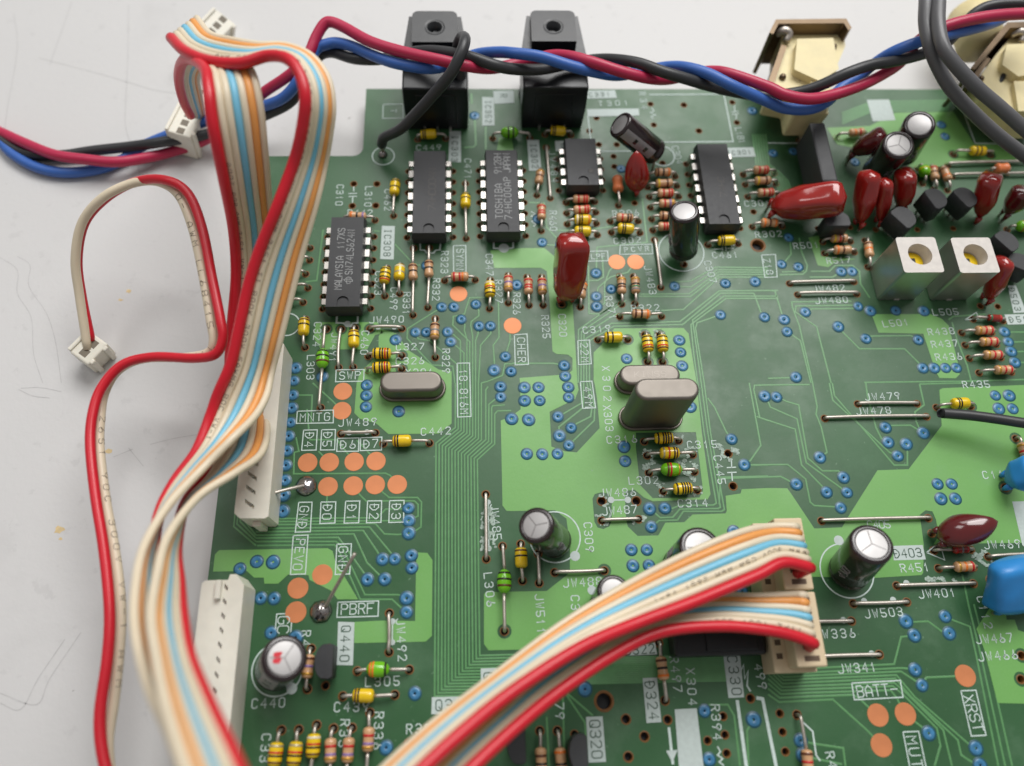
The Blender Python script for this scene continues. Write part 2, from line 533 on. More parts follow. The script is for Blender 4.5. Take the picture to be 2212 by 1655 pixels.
# ------------------------------------------------------------------ what sits where (readings from the photo, board plane)
# kind, tile, hole a, hole b, place of the body along the lead, colour bands, label
Y, R_, L_, O_, D_ = 'yellow_capacitor', 'resistor', 'inductor', 'orange_resistor', 'diode'
AX = [
    (Y, '10', 1398, 1207, 1640, 1200, .40, 'kk....', 'yellow axial capacitor just above the printed label C449'),
    (L_, '10', 2045, 1197, 2365, 1195, .45, '..k.k.', 'green axial inductor between the two black optical sockets'),
    (Y, '20', 285, 1165, 510, 1170, .48, 'kk....', 'yellow axial capacitor at the foot of the optical socket marked R'),
    (R_, '11', 765, 247, 1030, 250, .45, 'o.k.v', 'resistor half hidden behind the chip printed MALAYSIA, below label R442'),
    (Y, '11', 1215, -85, 1190, 212, .30, 'k..k..', 'yellow axial capacitor at the printed label C462'),
    (Y, 'z1', 978, 630, 990, 1420, .40, 'k.k...', 'yellow axial capacitor on long leads between chips IC303 and IC302'),
    (Y, '11', 1135, 665, 1115, 905, .40, 'k.k.kr', 'yellow capacitor with a red end band beside label C323'),
    (Y, '11', 1250, 645, 1243, 885, .38, 'w..s..', 'yellow capacitor with a pale band beside label C499'),
    (R_, '11', 1362, 490, 1358, 1070, .42, 'n.k..', 'tan resistor on long leads at the printed label R331'),
    (R_, '11', 1497, 485, 1485, 1005, .42, 'n.k..', 'tan resistor on long leads at the printed label R332'),
    (R_, '11', 1630, 770, 1895, 765, .50, 'r.ro.', 'resistor with red red orange bands under the SYMN box'),
    (Y, '11', 2025, 765, 2018, 1015, .45, 'w.rk.k', 'yellow capacitor with white and red bands at label C347'),
    (R_, '11', 2180, 725, 2180, 965, .42, 'r.v.g', 'resistor with red and violet bands at the printed label R327'),
    (R_, '21', 130, 740, 147, 985, .45, 'r.rr.', 'resistor with three red bands beside the printed label R326'),
    (R_, '21', 255, 740, 268, 985, .45, 'r.v.g', 'resistor with red and violet bands above the label R325'),
    (R_, '21', 615, 790, 590, 1000, .45, 'o.n..', 'resistor mostly hidden behind the tall red film capacitor C320'),
    (R_, '11', 1550, 1100, 1550, 1435, .40, 'n.a.g', 'tan resistor standing alone beside the label R329'),
    (Y, '11', 430, 1105, 425, 1350, .38, 'n.k...', 'yellow axial capacitor beside the printed label C324'),
    (L_, '11', 610, 1190, 560, 1870, .43, 'k.k.n.', 'green axial inductor on long leads beside the label L303'),
    (Y, '11', 855, 1180, 840, 1520, .36, 'n.k...', 'yellow axial capacitor above the SWP box at label C460'),
    (Y, '11', 970, 1425, 1260, 1420, .43, 'k.kkrn', 'yellow capacitor with black and red bands beside label C327'),
    (Y, '11', 965, 1545, 1260, 1535, .43, 'k.kkrn', 'yellow capacitor with black and red bands beside label C326'),
    (Y, '12', 1100, 525, 1500, 520, .42, 'nk....', 'yellow axial capacitor between the D7 box and the label C442'),
    (L_, '12', 2130, 1410, 2147, 2145, .44, 'k.k.n.', 'green axial inductor on long leads beside the label L306'),
    (Y, '22', 75, 1390, 90, 1710, .42, 'n.k...', 'yellow axial capacitor tucked against the electrolytic beside label C309'),
    (L_, '13', 875, 835, 1325, 822, .42, 'oo...k', 'green inductor with orange bands above the label L305'),
    (Y, '13', 750, 1052, 1200, 1040, .42, 'nk....', 'yellow axial capacitor above the printed label C439'),
    (R_, '13', 478, 640, 445, 990, .45, 'n.v.g', 'resistor squeezed between the electrolytic C440 and the transistor Q440'),
    (Y, '13', 220, 1345, 165, 1800, .45, 's.rk.n', 'yellow striped capacitor beside the label C33, first in its row'),
    (Y, '13', 370, 1340, 322, 1800, .45, 's.rk.n', 'yellow striped capacitor, second in the row from label C33'),
    (Y, '13', 525, 1300, 478, 1740, .40, 'w.rk.n', 'yellow striped capacitor, third in the row from label C33'),
    (R_, '13', 670, 1330, 645, 1800, .40, '.r.vg', 'tan resistor with red and violet bands, first after the yellow row'),
    (R_, '13', 830, 1325, 795, 1800, .40, '.r.vg', 'tan resistor with red and violet bands, second after the yellow row'),
    (R_, '13', 985, 1195, 962, 1800, .38, '.r.vg', 'tan resistor with red and violet bands beside label R336'),
    (R_, '13', 1318, 1460, 1580, 1450, .48, 'n.r..', 'resistor under the label R380, half covered by the ribbon cable'),
    (R_, '20', 240, 1475, 215, 1690, .42, 'g.n..', 'tan resistor between chip IC302 and the long wire JW484'),
    (R_, '21', 245, 130, 252, 342, .40, 'r.rr.', 'reddish resistor beside the printed label R460'),
    (R_, 'z2', 430, 1040, 905, 1025, .50, '.r.rr', 'resistor with red bands directly against the eight pin chip'),
    (R_, 'z2', 440, 1215, 925, 1200, .50, '.r.rr', 'resistor with red bands, second row below the eight pin chip'),
    (Y, 'z2', 450, 1395, 935, 1385, .51, 'wkk..o', 'yellow capacitor with an orange end, third row below the eight pin chip'),
    (Y, 'z2', 465, 1570, 950, 1575, .47, '.kk...', 'yellow capacitor right behind the tall red film capacitor C320'),
    (R_, 'z2', 1160, 1350, 1625, 1345, .48, '.r.kn', 'resistor with red and black bands under the label R306'),
    (Y, 'z2', 1180, 1530, 1655, 1540, .46, '.kk...', 'yellow axial capacitor above the printed label C302'),
    (O_, 'z2', 1268, 650, 1300, 1090, .36, '', 'plain orange bodied resistor above the label R306'),
    (R_, '20', 1165, 1535, 1410, 1525, .52, 'n.k.o', 'resistor, topmost of the column beside chip IC301'),
    (R_, '20', 1170, 1618, 1425, 1608, .52, 'y..n.', 'yellowish resistor, second of the column beside chip IC301'),
    (R_, '21', 1185, 48, 1440, 45, .52, '.r.rr', 'resistor with red bands, third of the column beside chip IC301'),
    (R_, '21', 1195, 140, 1450, 132, .52, '.r.vg', 'resistor with red and violet bands, fourth of the column beside chip IC301'),
    (R_, '21', 1205, 240, 1460, 235, .50, 'n.k..', 'tan resistor, fifth of the column, beside the tilted electrolytic C307'),
    (R_, '21', 1215, 335, 1470, 330, .42, '.rr..', 'resistor, lowest of the column, beside the tilted electrolytic C307'),
    (R_, 'z3', 1340, 500, 1790, 485, .52, '.r.rr', 'resistor with red bands, topmost of the rows after chip IC301'),
    (R_, 'z3', 1370, 645, 1815, 635, .50, 'y..n.', 'yellowish resistor, second of the rows after chip IC301'),
    (R_, 'z3', 1405, 820, 1850, 805, .52, '.r.rr', 'resistor with red bands above the printed label C301'),
    (R_, 'z3', 1470, 1252, 1900, 1242, .50, 'o.n.o', 'orange tan resistor above the printed label R302'),
    (Y, 'z3', 830, 1512, 1270, 1497, .55, 'kk....', 'yellow axial capacitor at the end of chip IC301 above label C461'),
    (R_, '31', 470, 437, 712, 432, .50, 'y.rn.', 'resistor beside the printed label R501'),
    (R_, '31', 490, 537, 745, 525, .50, 'o.n..', 'tan resistor above the printed label R517'),
    (R_, '31', 838, 425, 862, 655, .48, 'n.o..', 'resistor standing close beside the first square metal coil can'),
    (R_, '31', 1672, 1222, 1932, 1220, .66, 'g.r.r', 'resistor beside the printed label R438'),
    (R_, '31', 1702, 1328, 1972, 1322, .66, 'g.r.r', 'resistor beside the printed label R437'),
    (R_, '31', 1738, 1442, 2010, 1437, .66, 'g.r.r', 'resistor beside the printed label R436'),
    (R_, '31', 1822, 1568, 2102, 1562, .62, 'g.r.r', 'resistor above the printed label R435'),
    (D_, '31', 1770, 1105, 2030, 1118, .60, 'e...r', 'tiny glass diode with green and red bands beside the printed triangle'),
    (Y, '32', 1455, 212, 1752, 202, .56, '.kk...', 'yellow axial capacitor beside the tip of the black probe lead'),
    (D_, '32', 1432, 1448, 1752, 1440, .62, 'r.a.r', 'red glass diode beside the printed label D403'),
    (R_, '32', 1472, 1602, 1772, 1592, .62, 'g.o.r', 'resistor with gold and red bands beside the label R451'),
    (R_, '32', 2140, 480, 2215, 780, .45, 'g.ra.', 'resistor above the blue capacitor beside label C110'),
    (R_, '33', 250, 1212, 325, 1760, .80, 'n.r..', 'reddish resistor on long leads near the BATT box'),
    (R_, '23', 1268, 590, 1322, 1090, .45, 'n.k.o', 'brown resistor beside the printed label R497'),
    (R_, '23', 240, 1350, 252, 1800, .55, '.n.k.', 'brown resistor just below the ribbon cables, beside a transistor'),
    (R_, '23', 392, 1350, 432, 1800, .55, 'o..k.', 'resistor with an orange end beside the transistor Q320'),
    (Y, '22', 1142, 507, 1440, 500, .52, 'k.kkkn', 'yellow striped capacitor against the tall crystal at label C316'),
    (Y, '22', 1167, 627, 1562, 620, .45, 's.r.kn', 'yellow striped capacitor with a red band at label C315'),
    (L_, '22', 1182, 777, 1577, 767, .45, '.nr..g', 'green inductor ringed by white flux at the label L302'),
    (Y, '22', 1305, 937, 1600, 927, .52, 'k.kkkn', 'yellow striped capacitor above the printed label C314'),
    (Y, '21', 740, 1282, 1000, 1280, .48, 'k.k...', 'yellow axial capacitor under the printed label C319'),
    (Y, '21', 1148, 1238, 1172, 1475, .45, 'k.k.rn', 'yellow striped capacitor behind the low crystal, first of two'),
    (Y, '21', 1275, 1238, 1300, 1475, .45, 'k.k.rn', 'yellow striped capacitor behind the low crystal, beside the blue vias'),
    (R_, '21', 930, 735, 947, 975, .45, 'g.kn.', 'brown banded resistor of the pair below two copper pads'),
    (R_, '21', 1050, 735, 1062, 972, .45, 'g.kea', 'grey banded resistor of the pair beside wire JW483'),
    (R_, '21', 930, 1082, 1292, 1080, .48, 'n.k.o', 'tan resistor lying at the printed label R322'),
    (R_, '11', 190, 490, 470, 490, .30, 'n.r..', 'resistor under the ribbon, topmost beside chip IC308'),
    (R_, '11', 180, 597, 465, 595, .30, 'n.r..', 'resistor under the ribbon, second beside chip IC308'),
    (R_, '11', 160, 717, 430, 715, .30, 'n.r..', 'resistor under the ribbon, third beside chip IC308'),
    (L_, '11', 170, 837, 450, 835, .35, '..k...', 'inductor under the ribbon beside chip IC308'),
    (R_, '11', 130, 962, 408, 960, .30, 'n.r..', 'resistor under the ribbon, lowest beside chip IC308'),
    (R_, '30', 268, 1215, 302, 1420, .45, 'n.r..', 'resistor pressed against the tall black single row chip'),
    (R_, '30', 590, 1190, 830, 1175, .62, '.o.r.', 'resistor behind the maroon film capacitor'),
    (Y, '30', 1600, 1335, 1922, 1340, .55, '.k.k..', 'yellow axial capacitor near the pair of grey cables'),
    (L_, 'zb', 398, 905, 462, 1110, .45, '..y...', 'green axial inductor beside the red film capacitors'),
    (R_, 'zb', 550, 905, 622, 1190, .40, 'r.n..', 'reddish resistor beside the green inductor'),
    (R_, 'zb', 690, 920, 795, 1200, .42, 'n..o.', 'resistor with an orange end, second from the green inductor'),
    (O_, 'zb', 1330, 960, 1580, 962, .48, '', 'pale orange resistor lying behind the round red film capacitor'),
    (L_, '31', 2065, 330, 2330, 340, .40, '.g..k.', 'green axial inductor with gold band beside a transistor'),
]
JW = [
    ('JW484', '20', 295, 1275, 330, 1715), ('JW490', '11', 985, 1187, 1262, 1187), ('JW491', '11', 737, 1190, 715, 1522), ('JW489', '12', 735, 440, 1032, 432),
    ('JW485', '12', 1985, 962, 1990, 1522), ('JW511', '22', 225, 1475, 235, 1730), ('JW488', '22', 368, 1637, 798, 1622), ('JW492', '13', 1152, 335, 1150, 672),
    ('JW482', '31', 185, 797, 742, 782), ('JW480', '31', 255, 893, 768, 887), ('JW479', '32', 775, 182, 1288, 180), ('JW478', '32', 490, 307, 1370, 292),
    ('JW487', '22', 775, 1190, 1095, 1178), ('JW465', '32', 462, 1192, 1385, 1168), ('JW469', '32', 1900, 1502, 2330, 1482), ('JW401', '33', 1112, 97, 1775, 78),
    ('JW503', '33', 737, 252, 1200, 238), ('JW336', '33', 260, 412, 722, 402), ('JW341', '33', 330, 712, 962, 692), ('JW483', '21', 1230, 420, 1285, 830),
    ('first wire by the grey cables', '30', 1552, 1430, 2330, 1412), ('second wire by the grey cables', '30', 1590, 1527, 2330, 1515)]

AXP = []
for k, tl, ax, ay, bx, by, s, bands, lab in AX:
    a, b = (at(q) for q in t(tl, ax, ay, bx, by))
    AXP.append((k, a, b, s, bands, lab))
JWP = [(n, at(t(tl, ax, ay)[0]), at(t(tl, bx, by)[0])) for n, tl, ax, ay, bx, by in JW]

# chips: name, centre x, y of the pin nearest the viewer, pins per row, marking
def _chip(a, b, z):
    return at(a, z), at(b, z)


CHIPS = []
p, q = _chip(t('z1', 130, 1405)[0], t('z1', 808, 1400)[0], 0)
CHIPS.append(['IC303', (p[0] + q[0]) / 2, (p[1] + q[1]) / 2, 7])
p, q = _chip(t('z1', 1183, 1388)[0], t('z1', 1853, 1382)[0], 0)
CHIPS.append(['IC302', (p[0] + q[0]) / 2, (p[1] + q[1]) / 2, 7])
q = at(t('11', 997, 1012)[0])
CHIPS.append(['IC308', q[0] - 4.42, q[1], 7])
p, q = _chip(t('z3', 755, 1165)[0], t('z3', 1305, 1165)[0], 2.5)
CHIPS.append(['IC301', (p[0] + q[0]) / 2, (p[1] + q[1]) / 2, 7])
p, q = _chip(t('z2', 400, 700)[0], t('z2', 1005, 710)[0], 2.5)
CHIPS.append(['IC304', (p[0] + q[0]) / 2, (p[1] + q[1]) / 2, 4])

# ------------------------------------------------------------------ the worktop
TABLE_Z = -4.0
tm = mat('worktop_paint', (203, 202, 201), 0.5, 0, 0.02, 14.0, 0.35, 900.0)
nt = tm.node_tree
bs = nt.nodes['Principled BSDF']
old = bs.inputs['Base Color'].links[0].from_socket
tc = next(n for n in nt.nodes if n.type == 'TEX_COORD')


def speck(scale, thr, soft, col, prev, stretch=None, rot=0.0):
    mp = nt.nodes.new('ShaderNodeMapping')
    mp.inputs['Rotation'].default_value[2] = rot
    if stretch:
        mp.inputs['Scale'].default_value = stretch
    nt.links.new(tc.outputs['Object'], mp.inputs[0])
    n = nt.nodes.new('ShaderNodeTexNoise')
    n.inputs['Scale'].default_value, n.inputs['Detail'].default_value, n.inputs['Roughness'].default_value = scale, 8, 0.6
    nt.links.new(mp.outputs[0], n.inputs['Vector'])
    rr = nt.nodes.new('ShaderNodeMapRange')
    rr.inputs[1].default_value, rr.inputs[2].default_value = thr, thr + soft
    nt.links.new(n.outputs['Fac'], rr.inputs[0])
    mx = nt.nodes.new('ShaderNodeMix')
    mx.data_type = 'RGBA'
    nt.links.new(rr.outputs[0], mx.inputs['Factor'])
    nt.links.new(prev, mx.inputs['A'])
    mx.inputs['B'].default_value = lin(*col) + (1,)
    return mx.outputs['Result']


c1 = speck(420, .735, .03, (120, 116, 110), old)
c1 = speck(60, .58, .25, (196, 195, 194), c1)
c1 = speck(300, .62, .05, (197, 196, 195), c1)
nt.links.new(c1, bs.inputs['Base Color'])
table = boxo('table', (-380, 380, -220, 520, TABLE_Z - 25, TABLE_Z), tm)
tag(table, 'white scuffed worktop under the circuit board', kind='structure')
SCR = mat('pencil_scratch', (188, 187, 186), 0.6)
for pts, w in [(t('03', 0, 1025, 315, 1125, 430, 900, 700, 500), .35), (t('03', 0, 1110, 180, 1165, 330, 900, 560, 560), .3), (t('01', 150, 560, 260, 640, 250, 820, 400, 1050, 480, 1300, 530, 1655), .25),
               (t('01', 0, 570, 150, 680, 150, 880, 270, 1090, 290, 1400, 370, 1655), .25), (t('00', 120, 120, 150, 420, 70, 900, 30, 1200), .3), (t('00', 620, 20, 540, 250, 430, 560), .3),
               (t('00', 1110, 40, 1105, 500, 1085, 900, 1090, 1120, 1180, 1380, 1210, 1520), .35), (t('00', 330, 500, 900, 650, 1300, 770, 1540, 810), .25), (t('02', 160, 55, 280, 110, 430, 130), .3),
               (t('02', 180, 45, 350, 40, 530, 75), .25), (t('02', 1300, 530, 1500, 480, 1740, 440), .3), (t('02', 980, 640, 1150, 570), .25), (t('02', 1110, 560, 1240, 720), .25)]:
    v, f = strip_vf(spline([at(p, TABLE_Z) for p in pts], 5), w * .5, TABLE_Z + 0.02)
    mesh_obj('scratch', v, f, SCR, table)
STAIN = mat('flux_stain', (214, 190, 142), 0.5, 0, .2, 700)
for tl, x, y, r in [('01', 1110, 860, .7), ('01', 1040, 938, .5), ('02', 940, 590, .7), ('02', 510, 1270, 1.0), ('02', 525, 1345, .4)]:
    c = at(t(tl, x, y)[0], TABLE_Z)
    pl = [(c[0] + r * random.uniform(.5, 1.1) * math.cos(k * .63), c[1] + r * random.uniform(.3, .8) * math.sin(k * .63)) for k in range(10)]
    v, f, _ = sheet_vf(pl, [], TABLE_Z + 0.02, 0)
    mesh_obj('stain', v, f, STAIN, table)

# ------------------------------------------------------------------ the circuit board
board = thing('circuit_board', 'large green printed circuit board with copper test pads and white printed labels', 'circuit board', (0, 40, -1.6))
XL = at((478.75, 1000))[0]
YT = at((1300, 192.5))[1]
YN = at((579, 337.5))[1]
XN = at((788, 250))[0]
arc = [(XN - 2.0 + 2.0 * math.sin(a), YN + 2.0 - 2.0 * math.cos(a)) for a in [math.pi / 2 - k * math.pi / 12 for k in range(7)]]
OUT = [(XL, -40), (150, -40), (150, YT), (XN, YT)] + arc + [(XL, YN)]

# every drilled hole: position, radius
HOLES = []


def hole(p, r=0.55, filled=False):
    for h in HOLES:
        if (h[0] - p[0]) ** 2 + (h[1] - p[1]) ** 2 < (h[2] + r + 0.05) ** 2:
            return
    HOLES.append((float(p[0]), float(p[1]), r, filled))


for k, a, b, *_ in AXP:
    hole(a)
    hole(b)
for n, a, b in JWP:
    hole(a)
    hole(b)
for n, cx, y0, np_ in CHIPS:
    for i in range(np_):
        hole((cx - 4.35, y0 + 2.54 * i), .5)
        hole((cx + 4.35, y0 + 2.54 * i), .5)
for tl, x, y, r in [('10', 845, 1590, .55), ('11', 832, 125, .55), ('10', 1045, 1590, .55), ('11', 1035, 122, .55), ('20', 730, 1020, .5), ('20', 668, 1132, .5), ('20', 750, 1250, .5), ('20', 905, 1250, .5),
                    ('20', 878, 1352, .5), ('20', 885, 1440, .5), ('20', 1485, 908, .55), ('20', 1615, 1132, .55), ('20', 1197, 900, .5), ('20', 1225, 1080, .5), ('20', 1903, 885, .5), ('20', 1943, 1060, .5),
                    ('21', 2125, 465, 1.15), ('23', 795, 1095, 1.15), ('22', 1868, 610, .6), ('22', 1910, 892, .6), ('22', 775, 1020, .65), ('22', 1075, 1020, .65), ('23', 985, 1250, .6), ('23', 1145, 1400, .6),
                    ('23', 1005, 1575, .6), ('23', 1345, 1255, .55), ('23', 1825, 1225, .5), ('23', 1840, 1385, .5), ('23', 1855, 1545, .5), ('23', 1690, 1435, .5), ('23', 2060, 1070, .55), ('33', 102, 1200, .5),
                    ('33', 125, 1360, .5), ('33', 150, 1530, .5), ('23', 60, 1575, .55), ('31', 1835, 990, .5), ('31', 1985, 995, .5), ('33', 2190, 700, .55), ('33', 2185, 905, .55), ('33', 1920, 45, .6), ('33', 1995, 310, .65),
                    ('32', 2050, 905, .6), ('32', 1415, 1300, .55), ('21', 1485, 630, .55), ('20', 1300, 1410, .5), ('z3', 1490, 1035, .5), ('23', 540, 1380, .5), ('13', 600, 960, .5), ('13', 630, 635, .5),
                    ('21', 1060, 100, .5), ('21', 430, 975, .55), ('31', 1290, 330, .45), ('31', 1600, 320, .45), ('31', 930, 330, .45), ('31', 710, 310, .45), ('31', 430, 320, .45)]:
    hole(at(t(tl, x, y)[0]), r)

hl = [circle(x, y, r, 14) for x, y, r, _ in HOLES]
v, f, n_top = sheet_vf(OUT, hl, 0.0, 1.6)
mi = [0] * n_top
n_out = len(OUT)
mi += [1] * n_out + [2] * (len(f) - n_top - n_out)
# underside
b0 = len(v)
v += [(p[0], p[1], -1.6) for p in [(XL, -40), (150, -40), (150, YN), (XL, YN), (XN, YN), (150, YT), (XN, YT)]]
f += [(b0 + 3, b0 + 2, b0 + 1, b0), (b0 + 6, b0 + 5, b0 + 2, b0 + 4)]
mi += [0, 0]
mesh_obj('substrate', v, f, [MASK, LAM, HOLE], board, False, mi)

# collars: bared laminate round each hole, shared meshes by radius
HM = {}


def shared(name, key, build, mats, smooth=True):
    if key not in HM:
        vv, ff, mm = build()
        o = mesh_obj(name, vv, ff, mats, board, smooth, mm)
        HM[key] = o.data
        return o
    o = bpy.data.objects.new(name, HM[key])
    coll.objects.link(o)
    o.parent = board
    o.matrix_parent_inverse = Matrix.Translation(-board.location)
    return o


def collar(r):
    def go():
        vv, ff = lathe_vf([(-1.55, r * .96), (0.0, r * .98), (0.05, r * 1.03), (0.05, r * 1.16), (0.0, r * 1.34)], (0, 0, 0), (0, 0, 1), 18)
        ff = [q for q in ff if len(q) == 4]
        b = len(vv)
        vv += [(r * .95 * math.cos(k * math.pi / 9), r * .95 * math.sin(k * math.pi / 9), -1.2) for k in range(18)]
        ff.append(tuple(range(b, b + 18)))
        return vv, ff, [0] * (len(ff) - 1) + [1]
    return go


for x, y, r, _ in HOLES:
    o = shared('lead_hole', 'h%.2f' % r, collar(r), [HOLE, DARK])
    o.location = (x * S, y * S, 0)

# ---- copper areas under the mask


def poly(*groups):
    out = []
    for g in groups:
        out += [tuple(at(q)[:2]) for q in t(g[0], *g[1:])]
    return out


def pour(outer, holes=(), z=0.036):
    cut = [list(h) for h in holes]
    for x, y, r, _ in HOLES:
        if inside(outer, x, y) and not any(inside(h, x, y) for h in cut):
            if all(inside(outer, *q) for q in circle(x, y, r * 2.1, 8)):
                if not any(inside(h, *q) for h in holes for q in circle(x, y, r * 2.1, 8)):
                    near = [c for c in cut[len(holes):] if (np.mean([q[0] for q in c]) - x) ** 2 + (np.mean([q[1] for q in c]) - y) ** 2 < (r * 4.2) ** 2]
                    if not near:
                        cut.append(circle(x, y, r * 2.0, 16))
    vv, ff, _ = sheet_vf(outer, cut, z, z - 0.001)
    mesh_obj('copper_area', vv, ff, POUR, board)


pour(poly(('11', 2025, 512), ('21', 95, 490, 280, 490, 365, 560, 480, 640, 525, 1000, 545, 1300, 565, 1655), ('22', 575, 60, 545, 140, 325, 250, 340, 550, 460, 592, 560, 600, 757, 390, 735, 140, 712, 0),
          ('21', 705, 1640, 705, 1392, 768, 1330, 885, 1183, 1480, 1180, 1525, 1228, 1595, 1655), ('22', 1640, 430, 1715, 960, 1690, 1005, 1215, 1022, 1140, 990, 1060, 922, 1000, 930, 975, 965, 985, 1180, 1000, 1240, 1085, 1322,
          1265, 1317, 1325, 1207, 1488, 1203, 1560, 1137, 1845, 1127, 1855, 1108, 1845, 975, 1975, 955, 1985, 918, 2205, 908), ('32', 165, 910, 195, 950, 400, 1258, 640, 1247, 690, 1160, 945, 755, 1215, 745, 1500, 370,
          1480, 60, 1510, 45, 2400, 10, 2400, 1380, 1890, 1385, 1430, 1395, 1475, 1320, 1450, 1180, 1420, 1110, 1360, 1100, 1310, 1140, 1345, 1395, 1340, 1640), ('33', 1325, 5, 905, 30, 430, 20, 0, 30),
          ('23', 1800, 140, 1400, 380, 900, 640, 0, 650), ('13', 2010, 655, 1970, 600, 1970, 172, 1985, 152), ('23', 0, 148, 300, 142, 480, 0), ('22', 500, 1620, 500, 1400, 470, 1172, 370, 1100, 0, 1107),
          ('12', 2165, 1105, 2130, 1060, 2115, 325, 2205, 288), ('22', 75, 228, 70, 0), ('21', 65, 1612, 480, 1580, 522, 1545, 522, 1440, 482, 1410, 385, 1405, 350, 1382, 325, 960, 300, 690, 250, 660), ('11', 2060, 662)),
     [poly(('22', 1070, 430, 1588, 425, 1650, 930, 1620, 990, 1215, 995, 1105, 880, 1070, 560)), poly(('22', 695, 1000, 715, 960, 770, 945, 830, 955, 862, 1010, 862, 1190, 840, 1240, 790, 1262, 740, 1250, 712, 1200))])
pour(poly(('12', 870, 0, 850, 260, 900, 310, 1040, 350, 1145, 442, 1580, 437, 1690, 350, 1690, -100, 1580, -115, 1320, -280, 1210, -430, 1090, -465, 1060, -400, 1060, -250, 900, -90)))
pour(poly(('11', 500, 1260, 560, 1365, 700, 1365, 960, 1365, 1030, 1240, 1100, 1225, 1050, 1130, 520, 1130)))
pour(poly(('z5', 165, 350, 200, 313, 1100, 297, 1140, 320, 1160, 400, 1350, 720, 1180, 720, 1130, 650, 950, 560, 940, 520, 770, 515, 690, 590, 575, 590, 570, 540, 490, 540, 430, 485, 150, 490)))
pour(poly(('13', 850, 410, 1085, 398, 1375, 402, 1382, 0), ('12', 1388, 1480, 1400, 1465, 1480, 1468, 1525, 1530), ('13', 1520, 530, 1465, 580, 850, 592)))
pour(poly(('31', 895, 1062, 955, 1220, 1340, 1230, 1450, 1560, 1480, 1612, 1620, 1615, 1655, 1580, 1645, 1500, 1560, 1160, 1500, 1100, 1400, 1060)))
pour(poly(('31', 350, 400, 440, 380, 455, 560, 760, 585, 590, 605, 520, 655, 430, 640)))
pour(poly(('30', 505, 1105, 880, 1090, 1100, 975, 1600, 965, 1780, 1245, 2300, 1260, 2300, 1405, 1560, 1410, 1480, 1440, 1250, 1450, 900, 1310, 600, 1250)))
pour(poly(('33', 1985, 180, 2040, 200, 2060, 390, 2130, 390, 2160, 480, 2400, 560, 2400, 1120, 1985, 1110, 1965, 1040, 1865, 640, 1800, 470)))  # cut short at the near end: dark mask stands in for shade there
pour(poly(('10', 2100, 1190, 2212, 1200, 2230, 1340, 2080, 1310)))

# ---- traces


NTR = [0]


def trace(w, *groups):
    p = [at(q) for g in groups for q in t(g[0], *g[1:])]
    NTR[0] += 1
    zt_ = 0.022 + 0.0011 * (NTR[0] % 11)
    vv, ff = strip_vf(p, w, zt_, zt_, 0.05)
    mesh_obj('trace', vv, ff, TRACE, board)


TW = .17
for i in range(14):                                                   # the wide bus down the middle, turning towards the ribbon sockets
    x0, y0 = 1543 + 30 * i, 1052 - 27 * i
    top = [1722 + 25 * i, 0, 1722 + 25 * i, 385 + 12 * i] if i < 10 else {10: [2005, 30, 1985, 60, 1985, 490], 11: [2080, 130, 2012, 185, 2010, 505], 12: [2150, 190, 2045, 197, 2036, 215, 2036, 516], 13: [2205, 238, 2085, 242, 2063, 268, 2062, 528]}[i]
    trace(TW, ('12', *top, 1555 + 27.5 * i, 520 + 11 * i, 1550 + 28.7 * i, 1640), ('13', x0, y0, 2212, y0 - 8), ('23', 700, y0 * .62 + 290, 1500, y0 * .62 + 270, 1950, y0 * .62 + 262))
for g in [(1605, 1000, 1310, 1185, 1305, 1270, 1520, 1500, 1700, 1510, 1718, 1655), (1380, 1215, 1400, 1275, 1500, 1290, 1745, 1500, 1747, 1655), (1655, 1210, 1710, 1240, 1765, 1290, 1770, 1655),
          (1680, 1300, 1740, 1345, 1797, 1395, 1797, 1655), (1775, 1105, 1805, 1150, 1800, 1200, 1822, 1270, 1822, 1655), (1980, 915, 1845, 920, 1800, 1060, 1705, 1080, 1700, 1155, 1847, 1300, 1847, 1655),
          (1900, 975, 1925, 1030, 1925, 1075, 1860, 1125, 1855, 1160, 1872, 1250, 1872, 1655), (1925, 1165, 1918, 1230, 1897, 1290, 1897, 1655), (2025, 1165, 2030, 1225, 1940, 1330, 1922, 1655),
          (2095, 950, 2100, 1260, 2050, 1330, 2060, 1480, 2055, 1545), (2155, 1425, 2170, 1370, 2195, 1290, 2195, 1230), (2212, 1490, 2150, 1490, 2130, 1590, 2005, 1640, 1947, 1655), (1200, 455, 1345, 610), (580, 330, 525, 770, 430, 780), (1500, 620, 1400, 640, 1345, 610), (1020, 340, 1070, 345)]:
    trace(TW, ('11', *g))
